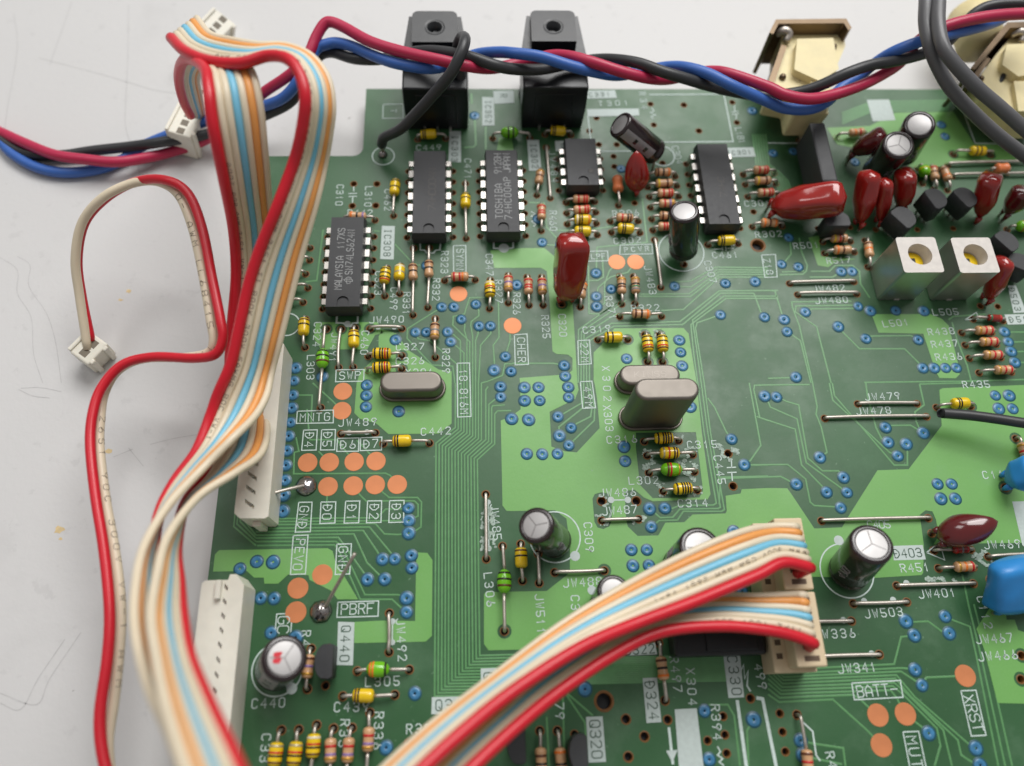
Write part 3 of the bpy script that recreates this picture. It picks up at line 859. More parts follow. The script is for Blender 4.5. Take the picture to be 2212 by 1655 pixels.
for g in [(10, 1405, 680, 1400, 720, 1460, 900, 1870, 1175, 1870, 1250, 1940, 1300, 1980), (0, 1370, 690, 1370, 740, 1410, 940, 1830, 1230, 1830, 1300, 1860), (0, 1340, 710, 1335, 760, 1400, 930, 1640, 965, 1690),
          (0, 1315, 845, 1305, 960, 1555, 1060, 1655, 1110, 1690), (0, 1285, 925, 1275, 1050, 1460, 1090, 1525), (0, 1258, 980, 1245, 1170, 1475, 1200, 1520), (100, 1225, 1030, 1215, 1110, 1305, 1225, 1310, 1318, 1300),
          (150, 1198, 1260, 1190, 1318, 1190), (200, 1172, 1050, 1165, 1120, 1090, 1260, 1088, 1320, 1082), (345, 470, 370, 590, 330, 600, 325, 785, 1120, 780, 1160, 800, 1220, 875), (1030, 880, 1100, 950, 1150, 990, 1395, 990, 1430, 1030, 1425, 1245, 1380, 1275, 1320, 1300),
          (840, 888, 900, 970, 950, 1020, 1370, 1020, 1400, 1050, 1400, 1150, 1318, 1190), (622, 895, 612, 1010, 610, 1060), (490, 0, 670, 165, 742, 240), (330, 105, 485, 105, 475, 350), (440, 225, 455, 400), (460, 490, 700, 490, 760, 570, 848, 680), (870, 495, 945, 570, 1037, 675), (540, 590, 633, 685)]:
    trace(TW, ('12', *g))
for i, (x, xt) in enumerate([(2020, 2060), (2048, 2082), (2075, 2104), (2100, 2127)]):
    trace(TW, ('02', xt, 870, x, 1240 - 22 * i), ('12', 0, [1405, 1370, 1340, 1315][i]))
for g in [(0, 1035, 95, 1102, 560, 1080, 860, 1350, 975, 1475), (0, 985, 100, 1065, 740, 1040, 810, 1090, 940, 1215), (0, 940, 110, 1032, 1060, 1000, 1115, 1070, 1180, 1205), (0, 900, 115, 1002, 1080, 965, 1170, 1040, 1460, 1330, 1490, 1480, 1440, 1655),
          (0, 860, 120, 972, 1090, 935, 1200, 1030, 1515, 1345, 1590, 1655), (0, 820, 125, 942, 1100, 900, 1240, 1060, 1640, 1430, 1670, 1560, 1790, 1640), (0, 780, 130, 912, 1110, 870, 1270, 1060, 1740, 1470, 1795, 1500),
          (0, 740, 135, 885, 1150, 838, 1290, 930, 1332, 955), (0, 700, 140, 858, 1160, 808, 1272, 820), (140, 822, 1090, 775, 1150, 540, 1262, 525), (1190, 405, 1250, 410, 1385, 405, 1500, 490, 1565, 510), (1530, 360, 1600, 395, 1745, 450, 1800, 700, 1990, 1655),
          (1332, 955, 1370, 890, 1600, 880, 1705, 875), (1187, 1205, 1320, 1310, 1390, 1370), (1680, 0, 1735, 270, 1845, 720, 2050, 1655), (1780, 255, 1900, 720, 2110, 1655), (285, 1435, 380, 1460, 650, 1500, 670, 1655), (300, 1560, 400, 1590, 640, 1640)]:
    trace(.2, ('33', *g))
for g in [(0, 855, 60, 860, 120, 1060, 140, 1105), (720, 948, 205, 955, 210, 1000, 270, 1160, 385, 1655), (760, 983, 240, 990, 235, 1040, 420, 1170, 545, 1655), (160, 1215, 215, 1245, 280, 1290, 370, 1655), (600, 1165, 640, 1210, 790, 1360, 1180, 1360, 1310, 1490, 1335, 1520), (845, 1270, 890, 1250, 1235, 1245, 1295, 1280),
          (320, 1040, 380, 1015, 760, 1010, 780, 995), (830, 1650, 1700, 1640, 2212, 1625), (0, 1615, 180, 1610, 240, 1600), (100, 720, 300, 715, 330, 690, 340, 640, 290, 520, 270, 400), (120, 695, 310, 690, 260, 655), (370, 690, 530, 690, 580, 640, 730, 640, 790, 690, 800, 800, 880, 920), (360, 740, 560, 740, 630, 692),
          (1560, 1110, 1600, 1080, 1880, 1060), (1590, 1130, 1640, 1300, 1720, 1500, 1760, 1655), (2075, 1302, 2212, 1300), (2103, 1385, 2212, 1383), (2045, 1215, 2212, 1215), (2133, 1475, 2212, 1478), (120, 630, 160, 590, 200, 540, 190, 420)]:
    trace(.2, ('31', *g))
for g in [(385, 0, 425, 205, 415, 270, 460, 380, 510, 600, 450, 640), (530, 0, 560, 150, 1050, 600, 1120, 630), (555, 0, 575, 110, 1090, 710, 1205, 710, 1205, 590, 1195, 525), (75, 115, 160, 160, 265, 190, 345, 650, 470, 760, 610, 760, 650, 810), (-20, 110, 20, 210, 250, 310, 330, 690, 620, 900, 680, 945),
          (-100, 290, 235, 400, 290, 710, 460, 885, 510, 940), (-200, 708, 170, 705, 325, 830, 365, 1030, 400, 1060, 570, 1070, 630, 1078), (-400, 825, 110, 808, 190, 850, 245, 875), (845, 0, 860, 110, 935, 390, 980, 480, 1030, 510), (1310, 10, 1700, 0), (1310, 10, 1350, 190, 1270, 250, 1280, 330, 1310, 400, 1345, 430), (1015, 385, 1060, 368, 1230, 365, 1290, 400), (-80, 18, 360, 14)]:
    trace(.2, ('32', *g))
for g in [(2212, 660, 1760, 655, 1540, 775, 1400, 782), (2212, 680, 1770, 678, 1545, 826, 1405, 820), (2212, 698, 1780, 698, 1530, 885, 1100, 888), (2212, 718, 1790, 718, 1540, 910, 1090, 906), (2212, 740, 1790, 742, 1480, 1020, 1290, 1028), (2300, 855, 1790, 860, 1450, 1125, 860, 1140, 640, 1270, 645, 1655),
          (2090, 880, 1800, 880, 1475, 1150, 880, 1165, 668, 1290, 670, 1655), (2090, 880, 2150, 1040, 2180, 1090), (572, 1655, 575, 1195, 850, 1000, 960, 930), (596, 1655, 600, 1210, 870, 1030, 985, 940), (620, 1655, 622, 1235, 900, 1060, 1280, 1055), (2300, 905, 1830, 905, 1560, 1110, 1600, 1400, 1635, 1655), (2300, 925, 1850, 925, 1545, 1150, 1570, 1400, 1605, 1655),
          (1800, 1065, 1730, 1090, 1600, 1135, 1585, 1180, 1660, 1655), (728, 910, 745, 830, 850, 740, 1000, 700, 1068, 610), (733, 995, 800, 970, 800, 800, 840, 690, 905, 610), (1125, 60, 1168, 440, 735, 482, 728, 708), (150, 95, 280, 100, 300, 310, 410, 430), (260, 440, 310, 462, 372, 465), (660, 640, 665, 1055, 760, 1060, 950, 940),
          (375, 338, 640, 335, 880, 300), (780, 560, 790, 740, 740, 770, 660, 770), (450, 1505, 360, 1485, 0, 1485)]:
    trace(.2, ('21', *g))
for g in [(1605, 0, 1660, 430, 1765, 1040, 1740, 1055, 1440, 1060, 1385, 1085, 1320, 1083), (1635, 0, 1690, 420, 1800, 1075, 1780, 1085, 1450, 1090, 1390, 1160, 1280, 1165, 1190, 1085), (1660, 0, 1715, 430, 1835, 1095, 1810, 1110, 1480, 1110, 1430, 1185, 1270, 1190, 1205, 1245), (596, 0, 600, 175, 400, 292), (620, 0, 612, 215, 405, 380, 410, 455),
          (648, 0, 690, 220, 680, 290, 560, 350, 510, 387), (672, 0, 715, 220, 710, 325, 540, 490, 492, 537), (1690, 130, 1750, 210, 1850, 420, 1897, 485), (2050, 0, 2150, 540, 2060, 670, 2007, 705), (2007, 705, 2080, 710, 2212, 708), (2212, 18, 2095, 20, 2090, 60, 2140, 300, 2212, 325), (1790, 1050, 1800, 815, 2212, 805)]:
    trace(.2, ('22', *g))
for g in [(1700, 1125, 1865, 1125, 1920, 1220, 1970, 1655), (2085, 1255, 2030, 1350, 2045, 1655), (470, 1040, 630, 1280, 640, 1420), (480, 1030, 700, 1220), (440, 1060, 450, 1500), (300, 1230, 320, 1655)]:
    trace(.2, ('23', *g))
trace(.3, ('10', 1890, 1030, 1900, 1250, 1880, 1270, 1800, 1275))
trace(.3, ('10', 1985, 1095, 1985, 1290))
trace(.3, ('10', 1860, 810, 1865, 900))
for k in range(6):
    trace(.25, ('20', 2080 + 22 * k, 1160, 2110 + 22 * k, 1420), ('30', -60 + 30 * k, 1480, 60 + 22 * k, 1560, 110 + 22 * k, 1700))
for k in range(5):
    trace(.3, ('30', 640, 980 + 22 * k, 900, 880 + 20 * k, 1560, 870 + 20 * k))

# ---- vias
VIAS = {'10': (1890, 1000), '11': (1480, 640, 1605, 1000, 1708, 1000, 1380, 1215, 1475, 1215, 1655, 1212, 1680, 1302, 1775, 1105, 1900, 975, 1925, 1165, 2025, 1165, 1205, 1285, 2155, 1425, 2055, 1545, 2205, 1555, 570, 1600),
        '12': (955, 20, 955, 110, 950, 205, 1235, 248, 2115, 30, 2115, 123, 320, 105, 310, 215, 300, 340, 285, 460, 270, 585, 260, 710, 250, 840, 240, 970, 230, 1105, 1320, 1082, 1318, 1190, 1318, 1300, 1090, 1525, 1200, 1520, 1345, 1490, 1345, 1600, 150, 1545, 10, 1545, 2208, 310),
        'z7': (455, 240, 440, 340), 'z5': (375, 465, 630, 995), '13': (965, 40, 1110, 38, 1302, 205, 1300, 325, 45, 205, 155, 208, 345, 545, 1375, 1030, 1125, 1495), '20': (945, 1460, 2075, 960),
        '21': (260, 440, 728, 708, 42, 810, 728, 910, 733, 995, 855, 845, 1405, 820, 1845, 795, 2100, 780, 1800, 1065, 2180, 1085, 990, 1445, 1443, 1285, 1455, 1393, 1472, 1508, 450, 1505, 460, 1595, 225, 240),
        '22': (105, 38, 230, 38, 110, 152, 240, 152, 15, 320, 142, 320, 485, 35, 490, 123, 398, 292, 510, 387, 410, 455, 492, 537, 128, 615, 262, 615, 393, 613, 968, 552, 980, 677, 1540, 210, 1190, 1085, 1320, 1083, 1205, 1245, 1030, 1443, 1165, 1440, 1042, 1580, 1180, 1578, 1915, 1283, 1897, 485, 2007, 705, 2185, 115),
        '23': (632, 990, 1665, 1180, 2085, 1255, 1705, 1600, 1990, 150), '30': (40, 1325, 1495, 1080, 1530, 1180, 750, 1400, 220, 1310),
        '31': (180, 400, 115, 630, 260, 655, 630, 692, 725, 692, 780, 995, 885, 1035, 1105, 1030, 1345, 1035, 320, 1042, 140, 1107, 165, 1215, 603, 1168, 847, 1272, 1295, 1283, 1335, 1525, 1437, 1525, 1535, 1525, 1625, 1525, 240, 1603, 2045, 1215, 2075, 1302, 2103, 1385, 2133, 1475, 0, 1090),
        '32': (75, 122, -20, 110, 1015, 387, 1343, 430, 1035, 512, 1193, 527, 1122, 630, 447, 645, 650, 815, 245, 875, 508, 945, 682, 945, 630, 1078, 1963, 110, 2080, 108, 1995, 225, 2112, 225, 1462, 872, 1587, 872, 1495, 1003, 1620, 1000),
        '33': (1190, 405, 1262, 525, 1530, 360, 1565, 510, 1272, 820, 1332, 955, 1390, 1370, 1795, 1500, 1835, 1650, 285, 1435, 300, 1560)}


def via_mesh():
    vv, ff = lathe_vf([(0.03, 1.10), (0.058, 1.04), (0.06, .84), (0.11, .76), (0.15, .62), (0.14, .42), (0.09, .30), (0.08, .17), (0.0, .14)], (0, 0, 0), (0, 0, 1), 20)
    ff = ff[:-2] + [ff[-1]]
    return vv, ff, [1] * 40 + [0] * 100 + [2] * (len(ff) - 140)


SEEN = []
for tl, xy in VIAS.items():
    for q in t(tl, *xy):
        p = at(q)
        if any(math.hypot(p[0] - e[0], p[1] - e[1]) < 1.25 for e in SEEN):
            continue
        SEEN.append(p)
        o = shared('via', 'via', via_mesh, [VIA, VIARIM, DARK])
        o.location = ((p[0] + random.uniform(-.05, .05)) * S, (p[1] + random.uniform(-.05, .05)) * S, 0)
        o.rotation_euler = (0, 0, random.uniform(0, 6))
        k_ = random.uniform(.94, 1.08)
        o.scale = (k_, k_ * random.uniform(.95, 1.05), random.uniform(.8, 1.3))

# ---- bare copper test pads
PADS = {'11': (1750, 885), '21': (5, 1160, 905, 610, 1068, 610), '12': (750, 72, 742, 240, 446, 688, 633, 685, 848, 680, 1037, 675, 622, 895, 840, 888, 1030, 880, 1220, 877), '13': (362, 118, 345, 325), 'z5': (1055, 515), '33': (1705, 875, 950, 1215, 1187, 1205, 980, 1475)}


def pad_mesh():
    vv, ff = lathe_vf([(0.0, 1.62), (0.05, 1.58), (0.052, 1.0)], (0, 0, 0), (0, 0, 1), 28)
    return vv, ff[:-2] + [ff[-1]], None


for tl, xy in PADS.items():
    for q in t(tl, *xy):
        p = at(q)
        o = shared('test_pad', 'pad', pad_mesh, COPPER, False)
        o.location = (p[0] * S, p[1] * S, 0)

# ---- printed legend
ZS = 0.062


def ink(txt, tile, x0, y0, x1, y1, h=1.25, lw=.16, z=ZS, m=None, parent=None, wf=.62):
    a, b = (at(q) for q in t(tile, x0, y0, x1, y1))
    vv, ff = letters_vf(txt, a, b, h, h * wf, lw, z)
    return mesh_obj('printed_label', vv, ff, m or SILK, parent or board)


def outline(pts, w=.18, closed=True, z=ZS - .008):
    p = [at(q) for q in pts]
    if closed:
        p = p + [p[0]]
    vv, ff = strip_vf(p, w, z)
    return mesh_obj('printed_line', vv, ff, SILK, board)


def plate(txt, tile, corners, x0, y0, x1, y1, h=1.5):
    p = [at(q) for q in t(tile, *corners)]
    ar = sum(p[i][0] * p[(i + 1) % 4][1] - p[(i + 1) % 4][0] * p[i][1] for i in range(4))
    o = mesh_obj('printed_plate', [(q[0], q[1], ZS - .004) for q in p], [(0, 1, 2, 3) if ar > 0 else (3, 2, 1, 0)], SILKP, board)
    if txt:
        a, b = (at(q) for q in t(tile, x0, y0, x1, y1))
        vv, ff = letters_vf(txt, a, b, h * .8, h * .48, .16, ZS + .004)
        mesh_obj('printed_label', vv, ff, SILKD, o)
    return o


for L in [('C449', '10', 1405, 1278, 1580, 1275), ('C310', '10', 728, 1615, 718, 1760), ('L310', '10', 975, 1630, 968, 1770), ('R442', '11', 812, 185, 985, 185), ('C462', '11', 1140, 0, 1140, 150), ('C471', 'z1', 1012, 300, 1015, 535),
          ('C323', '11', 1062, 710, 1055, 875), ('C499', '11', 1195, 850, 1188, 1005), ('R331', '11', 1305, 890, 1300, 1045), ('R332', '11', 1560, 770, 1555, 925), ('R323', '11', 1632, 535, 1628, 690), ('C347', '11', 2015, 560, 2020, 710), ('R327', '11', 2095, 785, 2100, 945),
          ('JW490', '11', 1000, 1112, 1255, 1105), ('C324', '11', 535, 1150, 525, 1320), ('JW491', '11', 685, 1240, 665, 1455), ('C460', '11', 945, 1225, 935, 1390), ('C327', '11', 1232, 1345, 1430, 1340), ('C326', '11', 1230, 1468, 1430, 1462), ('X301', '11', 1315, 1565, 1510, 1562),
          ('L303', '11', 475, 1435, 470, 1605), ('R329', '11', 1642, 1380, 1642, 1550), ('JW489', '12', 735, 345, 1020, 335), ('C442', '12', 1448, 422, 1660, 412), ('JW485', '12', 2058, 1070, 2085, 1330), ('L306', '12', 2005, 1665, 2030, 1905),
          ('JW492', '13', 1248, 405, 1265, 720), ('L305', '13', 970, 928, 1215, 918), ('C439', '13', 702, 1145, 950, 1140), ('C440', '13', -10, 1115, 225, 1105), ('R336', '13', 1065, 1215, 1055, 1480), ('R380', '13', 1325, 1335, 1560, 1325), ('C33', '13', 90, 1405, 75, 1590), ('R33', '13', 770, 1280, 755, 1460), ('R4', '13', 435, 510, 430, 590),
          ('T301', '20', 765, 898, 985, 890), ('R34', '20', 1125, 810, 1145, 930), ('JW484', '20', 345, 1320, 370, 1560), ('C304', '20', 1410, 1280, 1445, 1400), ('L181', '20', 1955, 1120, 1985, 1225), ('R306', '21', 888, 192, 1075, 185), ('C302', '21', 898, 430, 1090, 420), ('R460', '21', 355, 185, 358, 325),
          ('R326', '21', 42, 895, 42, 1045), ('R325', '21', 285, 1090, 298, 1250), ('C320', '21', 432, 1080, 442, 1235), ('C319', '21', 632, 1200, 828, 1185), ('JW483', '21', 1172, 660, 1215, 870), ('C307', '21', 1690, 620, 1735, 770), ('C461', '21', 1750, 552, 1930, 548), ('R322', '21', 1050, 1010, 1250, 1005), ('R371', '21', 835, 925, 870, 1085),
          ('R501', '31', 238, 472, 415, 462), ('R517', '31', 525, 600, 690, 590), ('JW482', '31', 400, 842, 640, 832), ('JW480', '31', 425, 945, 665, 935), ('L501', '31', 1010, 1145, 1190, 1130), ('L505', '31', 1440, 1045, 1620, 1040), ('R438', '31', 1400, 1215, 1585, 1205), ('R437', '31', 1430, 1322, 1615, 1312),
          ('R436', '31', 1465, 1432, 1650, 1425), ('R435', '32', 1700, 15, 1890, 10), ('JW479', '32', 855, 122, 1115, 112), ('JW478', '32', 780, 245, 1035, 235), ('C110', '32', 1875, 795, 2080, 785), ('JW469', '32', 1885, 1400, 2155, 1390), ('R451', '32', 1165, 1600, 1365, 1590), ('C316', '22', 840, 492, 1055, 482), ('C315', '22', 1535, 535, 1745, 530),
          ('L302', '22', 1030, 845, 1240, 838), ('C314', '22', 1455, 1040, 1665, 1035), ('C445', '22', 1775, 650, 1810, 850), ('JW486', '22', 770, 950, 1045, 942), ('JW487', '22', 800, 1110, 1055, 1090), ('C309', '22', 655, 1230, 670, 1435), ('X303', '22', 820, 215, 842, 395), ('X302', '21', 810, 1530, 825, 1790), ('JW488', '23', 465, 75, 750, 58),
          ('JW511', '23', 235, 195, 255, 485), ('C31', '23', 545, 205, 550, 355), ('R497', '23', 1400, 735, 1430, 985), ('X304', '23', 1540, 835, 1560, 1100), ('R394', '23', 1755, 1150, 1775, 1400), ('499', '23', 2130, 800, 2160, 960), ('79', '23', 410, 1135, 412, 1220), ('JW503', '33', 855, 340, 1135, 320), ('JW401', '33', 1320, 170, 1590, 155),
          ('W336', '33', 495, 515, 725, 505), ('JW341', '33', 625, 815, 905, 798), ('C112', '33', 1840, 215, 1900, 440), ('JW467', '33', 1815, 560, 2085, 545), ('JW466', '33', 1835, 710, 2125, 690), ('R4', '33', 535, 1560, 555, 1640), ('R302', 'z3', 1545, 1365, 1860, 1350), ('C301', 'z3', 1390, 920, 1690, 910), ('C405', '32', 880, 1225, 1030, 1220)]:
    ink(*L)


def boxed(txt, tile, cs, x0, y0, x1, y1, h=1.6):
    outline(t(tile, *cs))
    ink(txt, tile, x0, y0, x1, y1, h * .82)


boxed('SYMN', '11', (1705, 470, 1812, 468, 1815, 705, 1708, 708), 1765, 515, 1762, 660)
boxed('SWP', '11', (693, 1542, 935, 1540, 930, 1640, 688, 1645), 745, 1592, 880, 1588, 1.7)
boxed('MNTG', '12', (358, 245, 670, 235, 668, 345, 350, 350), 405, 300, 615, 292, 1.7)
boxed('D4', '12', (412, 408, 530, 405, 520, 580, 395, 583), 462, 455, 458, 530, 1.7)
boxed('D5', '12', (568, 405, 687, 403, 680, 578, 558, 580), 620, 452, 615, 525, 1.7)
boxed('D6', '12', (705, 480, 890, 475, 885, 590, 698, 592), 755, 535, 835, 530, 1.7)
boxed('D7', '12', (905, 474, 1088, 468, 1085, 580, 900, 585), 955, 528, 1030, 522, 1.7)
boxed('GND', '12', (370, 1032, 485, 1030, 470, 1285, 340, 1290), 418, 1090, 398, 1230, 1.7)
boxed('D0', '12', (562, 1030, 690, 1027, 682, 1210, 553, 1215), 618, 1080, 612, 1155, 1.7)
boxed('D1', '12', (775, 1022, 897, 1020, 888, 1208, 762, 1212), 828, 1080, 825, 1160, 1.7)
boxed('D2', '12', (965, 1020, 1086, 1018, 1080, 1205, 955, 1208), 1022, 1075, 1018, 1150, 1.7)
boxed('D3', '12', (1155, 1018, 1280, 1015, 1275, 1202, 1148, 1206), 1212, 1072, 1210, 1150, 1.7)
boxed('PEVO', '12', (323, 1320, 450, 1315, 428, 1650, 298, 1655), 385, 1375, 360, 1590, 1.7)
boxed('GND', '12', (700, 1393, 825, 1390, 810, 1650, 685, 1655), 755, 1440, 745, 1600, 1.7)
boxed('PBRF', '13', (708, 240, 1060, 228, 1055, 360, 700, 370), 765, 300, 990, 292, 1.9)
outline(t('13', 165, 510, 180, 342, 255, 338), closed=False)
outline(t('13', 308, 415, 300, 515), closed=False)
ink('GC', '13', 240, 395, 235, 475, 1.7)
boxed('18.816M', '11', (1738, 1485, 1845, 1483, 1858, 1945, 1742, 1950), 1790, 1560, 1800, 1900)
boxed('CHER', '21', (20, 1240, 130, 1232, 142, 1495, 28, 1500), 78, 1285, 85, 1455)
boxed('22M', '21', (568, 1290, 670, 1285, 685, 1490, 575, 1497), 622, 1330, 630, 1455)
boxed('49M', '22', (590, -10, 690, -15, 722, 215, 610, 220), 650, 55, 665, 190)
boxed('PCVR', '21', (935, 465, 1210, 458, 1215, 540, 930, 545), 985, 505, 1165, 495, 1.2)
boxed('LPF', '21', (640, 520, 825, 515, 830, 600, 645, 605), 700, 565, 790, 560, 1.2)
boxed('Z18', '21', (2155, 550, 2275, 545, 2290, 740, 2185, 745), 2200, 600, 2225, 700, 1.5)
boxed('T', '10', (1100, 905, 1275, 900, 1270, 1022, 1095, 1025), 1188, 960, 1186, 976, 1.4)
boxed('BATT-', '33', (722, 938, 1142, 915, 1165, 1060, 745, 1082), 795, 1010, 1085, 990, 1.9)
boxed('XRST', '33', (1665, 1005, 1795, 1000, 1882, 1388, 1755, 1395), 1735, 1075, 1810, 1320, 1.9)
boxed('MUTE', '33', (1165, 1360, 1300, 1355, 1390, 1790, 1250, 1800), 1240, 1430, 1310, 1740, 1.9)
plate('IC308', '11', (1088, 298, 1200, 300, 1190, 590, 1073, 585), 1140, 345, 1132, 545)
plate('IC303', '10', (1672, 1135, 1770, 1135, 1772, 1405, 1662, 1400), 1720, 1190, 1715, 1385, 1.4)
plate('IC352', '10', (1955, 840, 2055, 845, 2062, 1085, 1955, 1088), 2005, 885, 2008, 1050, 1.4)
plate('IC302', '20', (130, 1210, 232, 1212, 255, 1475, 148, 1478), 185, 1260, 200, 1440, 1.4)
plate('IC304', '20', (370, 1220, 690, 1212, 690, 1300, 378, 1308), 430, 1265, 640, 1260, 1.4)
plate('C331', '20', (628, 785, 890, 782, 905, 848, 622, 855), 680, 822, 830, 815, 1.2)
plate('IC301', '20', (1815, 1280, 2085, 1275, 2105, 1355, 1845, 1362), 1870, 1325, 2050, 1315, 1.2)
plate('Q440', '13', (710, 408, 852, 412, 838, 785, 698, 782), 778, 470, 765, 725, 1.7)
plate('Q319', '13', (1520, 1060, 1890, 1050, 1888, 1195, 1515, 1207), 1580, 1130, 1830, 1118, 1.8)
plate('Q318', '13', (1942, 812, 2080, 806, 2085, 1180, 1945, 1185), 2010, 875, 2012, 1130, 1.8)
plate('Q320', '23', (640, 1230, 782, 1225, 812, 1618, 662, 1625), 715, 1290, 735, 1555, 1.9)
plate('D324', '23', (1128, 895, 1252, 890, 1290, 1275, 1162, 1283), 1190, 955, 1225, 1220, 1.8)
plate('IC330', '23', (1800, 500, 1950, 495, 2005, 1060, 1870, 1068), 1890, 640, 1940, 1010, 1.8)
plate('C322', '23', (950, 640, 1235, 590, 1255, 690, 1000, 700), 1000, 655, 1205, 640, 1.6)
plate('D403', '32', (1080, 1408, 1335, 1400, 1362, 1525, 1085, 1533), 1110, 1475, 1300, 1465, 1.7)
plate('D503', '31', (2070, 815, 2140, 812, 2230, 1045, 2120, 1052), 2105, 850, 2155, 1015, 1.4)
plate('D501', '31', (2040, 1065, 2300, 1058, 2330, 1145, 2070, 1152), 2100, 1110, 2290, 1100, 1.4)
plate('', '20', (648, 945, 1095, 940, 1098, 1000, 652, 1010), 0, 0, 0, 0)
plate('', '23', (1405, 1165, 1595, 1155, 1660, 1700, 1445, 1705), 0, 0, 0, 0)
plate('', '30', (852, 865, 1045, 862, 1100, 1040, 905, 1050), 0, 0, 0, 0)
plate('', '32', (2108, 1025, 2300, 1020, 2300, 1500, 2195, 1400), 0, 0, 0, 0)
plate('R', '10', (2050, 790, 2225, 785, 2230, 890, 2060, 900), 2140, 830, 2140, 850, 1.6)
outline(t('20', 1185, 820, 1830, 815, 1910, 1225, 1310, 1230), .25, False)
outline(t('20', 655, 1000, 680, 1215, 690, 1300), .25, False)
outline(t('20', 730, 1310, 1040, 1308), .25, False)
outline(t('30', 1680, 950, 1790, 1240, 2080, 1245), .25, False)
outline(t('30', 0, 1238, 330, 1240), .25, False)
outline(t('23', 1945, 1085, 2030, 1700), .5, False)
outline(t('23', 2110, 1065, 2165, 1075, 2290, 1700), .5, False)
outline(t('33', 300, 1275, 385, 1355, 415, 1560, 450, 1610), .25, False)
outline(t('23', 1355, 1320, 1390, 1640), .4, False)
plate('', '23', (1330, 1522, 1430, 1515, 1388, 1618, 1382, 1618), 0, 0, 0, 0)
outline(t('31', 1700, 1110, 1800, 1045, 1815, 1100), .2)
outline(t('32', 1370, 1465, 1480, 1375, 1525, 1530), .2)
outline(t('23', 1960, 870, 2000, 780, 2010, 900, 2040, 830, 2030, 960, 2060, 1010), .25, False)
outline(t('11', 700, 1080, 695, 1135, 760, 1140, 785, 1165, 820, 1165, 835, 1140, 878, 1135, 880, 1080), .35, False)
outline(t('z1', 325, 1480, 330, 1585, 390, 1590, 420, 1625, 520, 1630, 550, 1590, 610, 1585, 620, 1490), .3, False)
outline(t('z1', 1385, 1440, 1385, 1560, 1450, 1565, 1640, 1560, 1665, 1550, 1665, 1450), .35, False)


def ring(tile, cx, cy, r_mm, w=.22):
    c = at(t(tile, cx, cy)[0])
    vv, ff = strip_vf([(c[0] + r_mm * math.cos(k * math.pi / 20), c[1] + r_mm * math.sin(k * math.pi / 20)) for k in range(41)], w, ZS - .008)
    mesh_obj('printed_line', vv, ff, SILK, board)


ring('10', 1100, 1350, 2.15)
ring('21', 1462, 520, 4.3)
ring('32', 680, 1620, 4.3)
ring('13', 185, 820, 3.75)
ring('22', 370, 1330, 4.1)
ring('20', 1300, 1350, 2.4, .3)
ring('11', 270, 1150, 2.2)


def dot(tile, x, y, r):
    c = at(t(tile, x, y)[0])
    vv = [(c[0] + r * math.cos(k * math.pi / 8), c[1] + r * math.sin(k * math.pi / 8), ZS - .004) for k in range(16)]
    mesh_obj('printed_mark', vv, [tuple(range(16))], SILKP, board)


for q in [('22', 545, 1495, .8), ('22', 855, 1010, .55), ('22', 1000, 1010, .55), ('12', 805, 430, .5), ('12', 958, 425, .5), ('12', 2005, 1030, .45), ('12', 2012, 1430, .45), ('13', 1180, 405, .45), ('13', 1178, 585, .45), ('23', 690, 135, .7), ('22', 1385, 1490, .6),
          ('z1', 1530, 1560, 1.0), ('11', 790, 1145, .6), ('33', 830, 230, .5), ('33', 1080, 220, .5), ('33', 1195, 75, .5), ('33', 650, 395, .5), ('33', 895, 685, .5), ('13', 310, 985, .8), ('11', 1055, 1180, .4), ('11', 1195, 1180, .4), ('32', 610, 1360, .8)]:
    dot(*q)

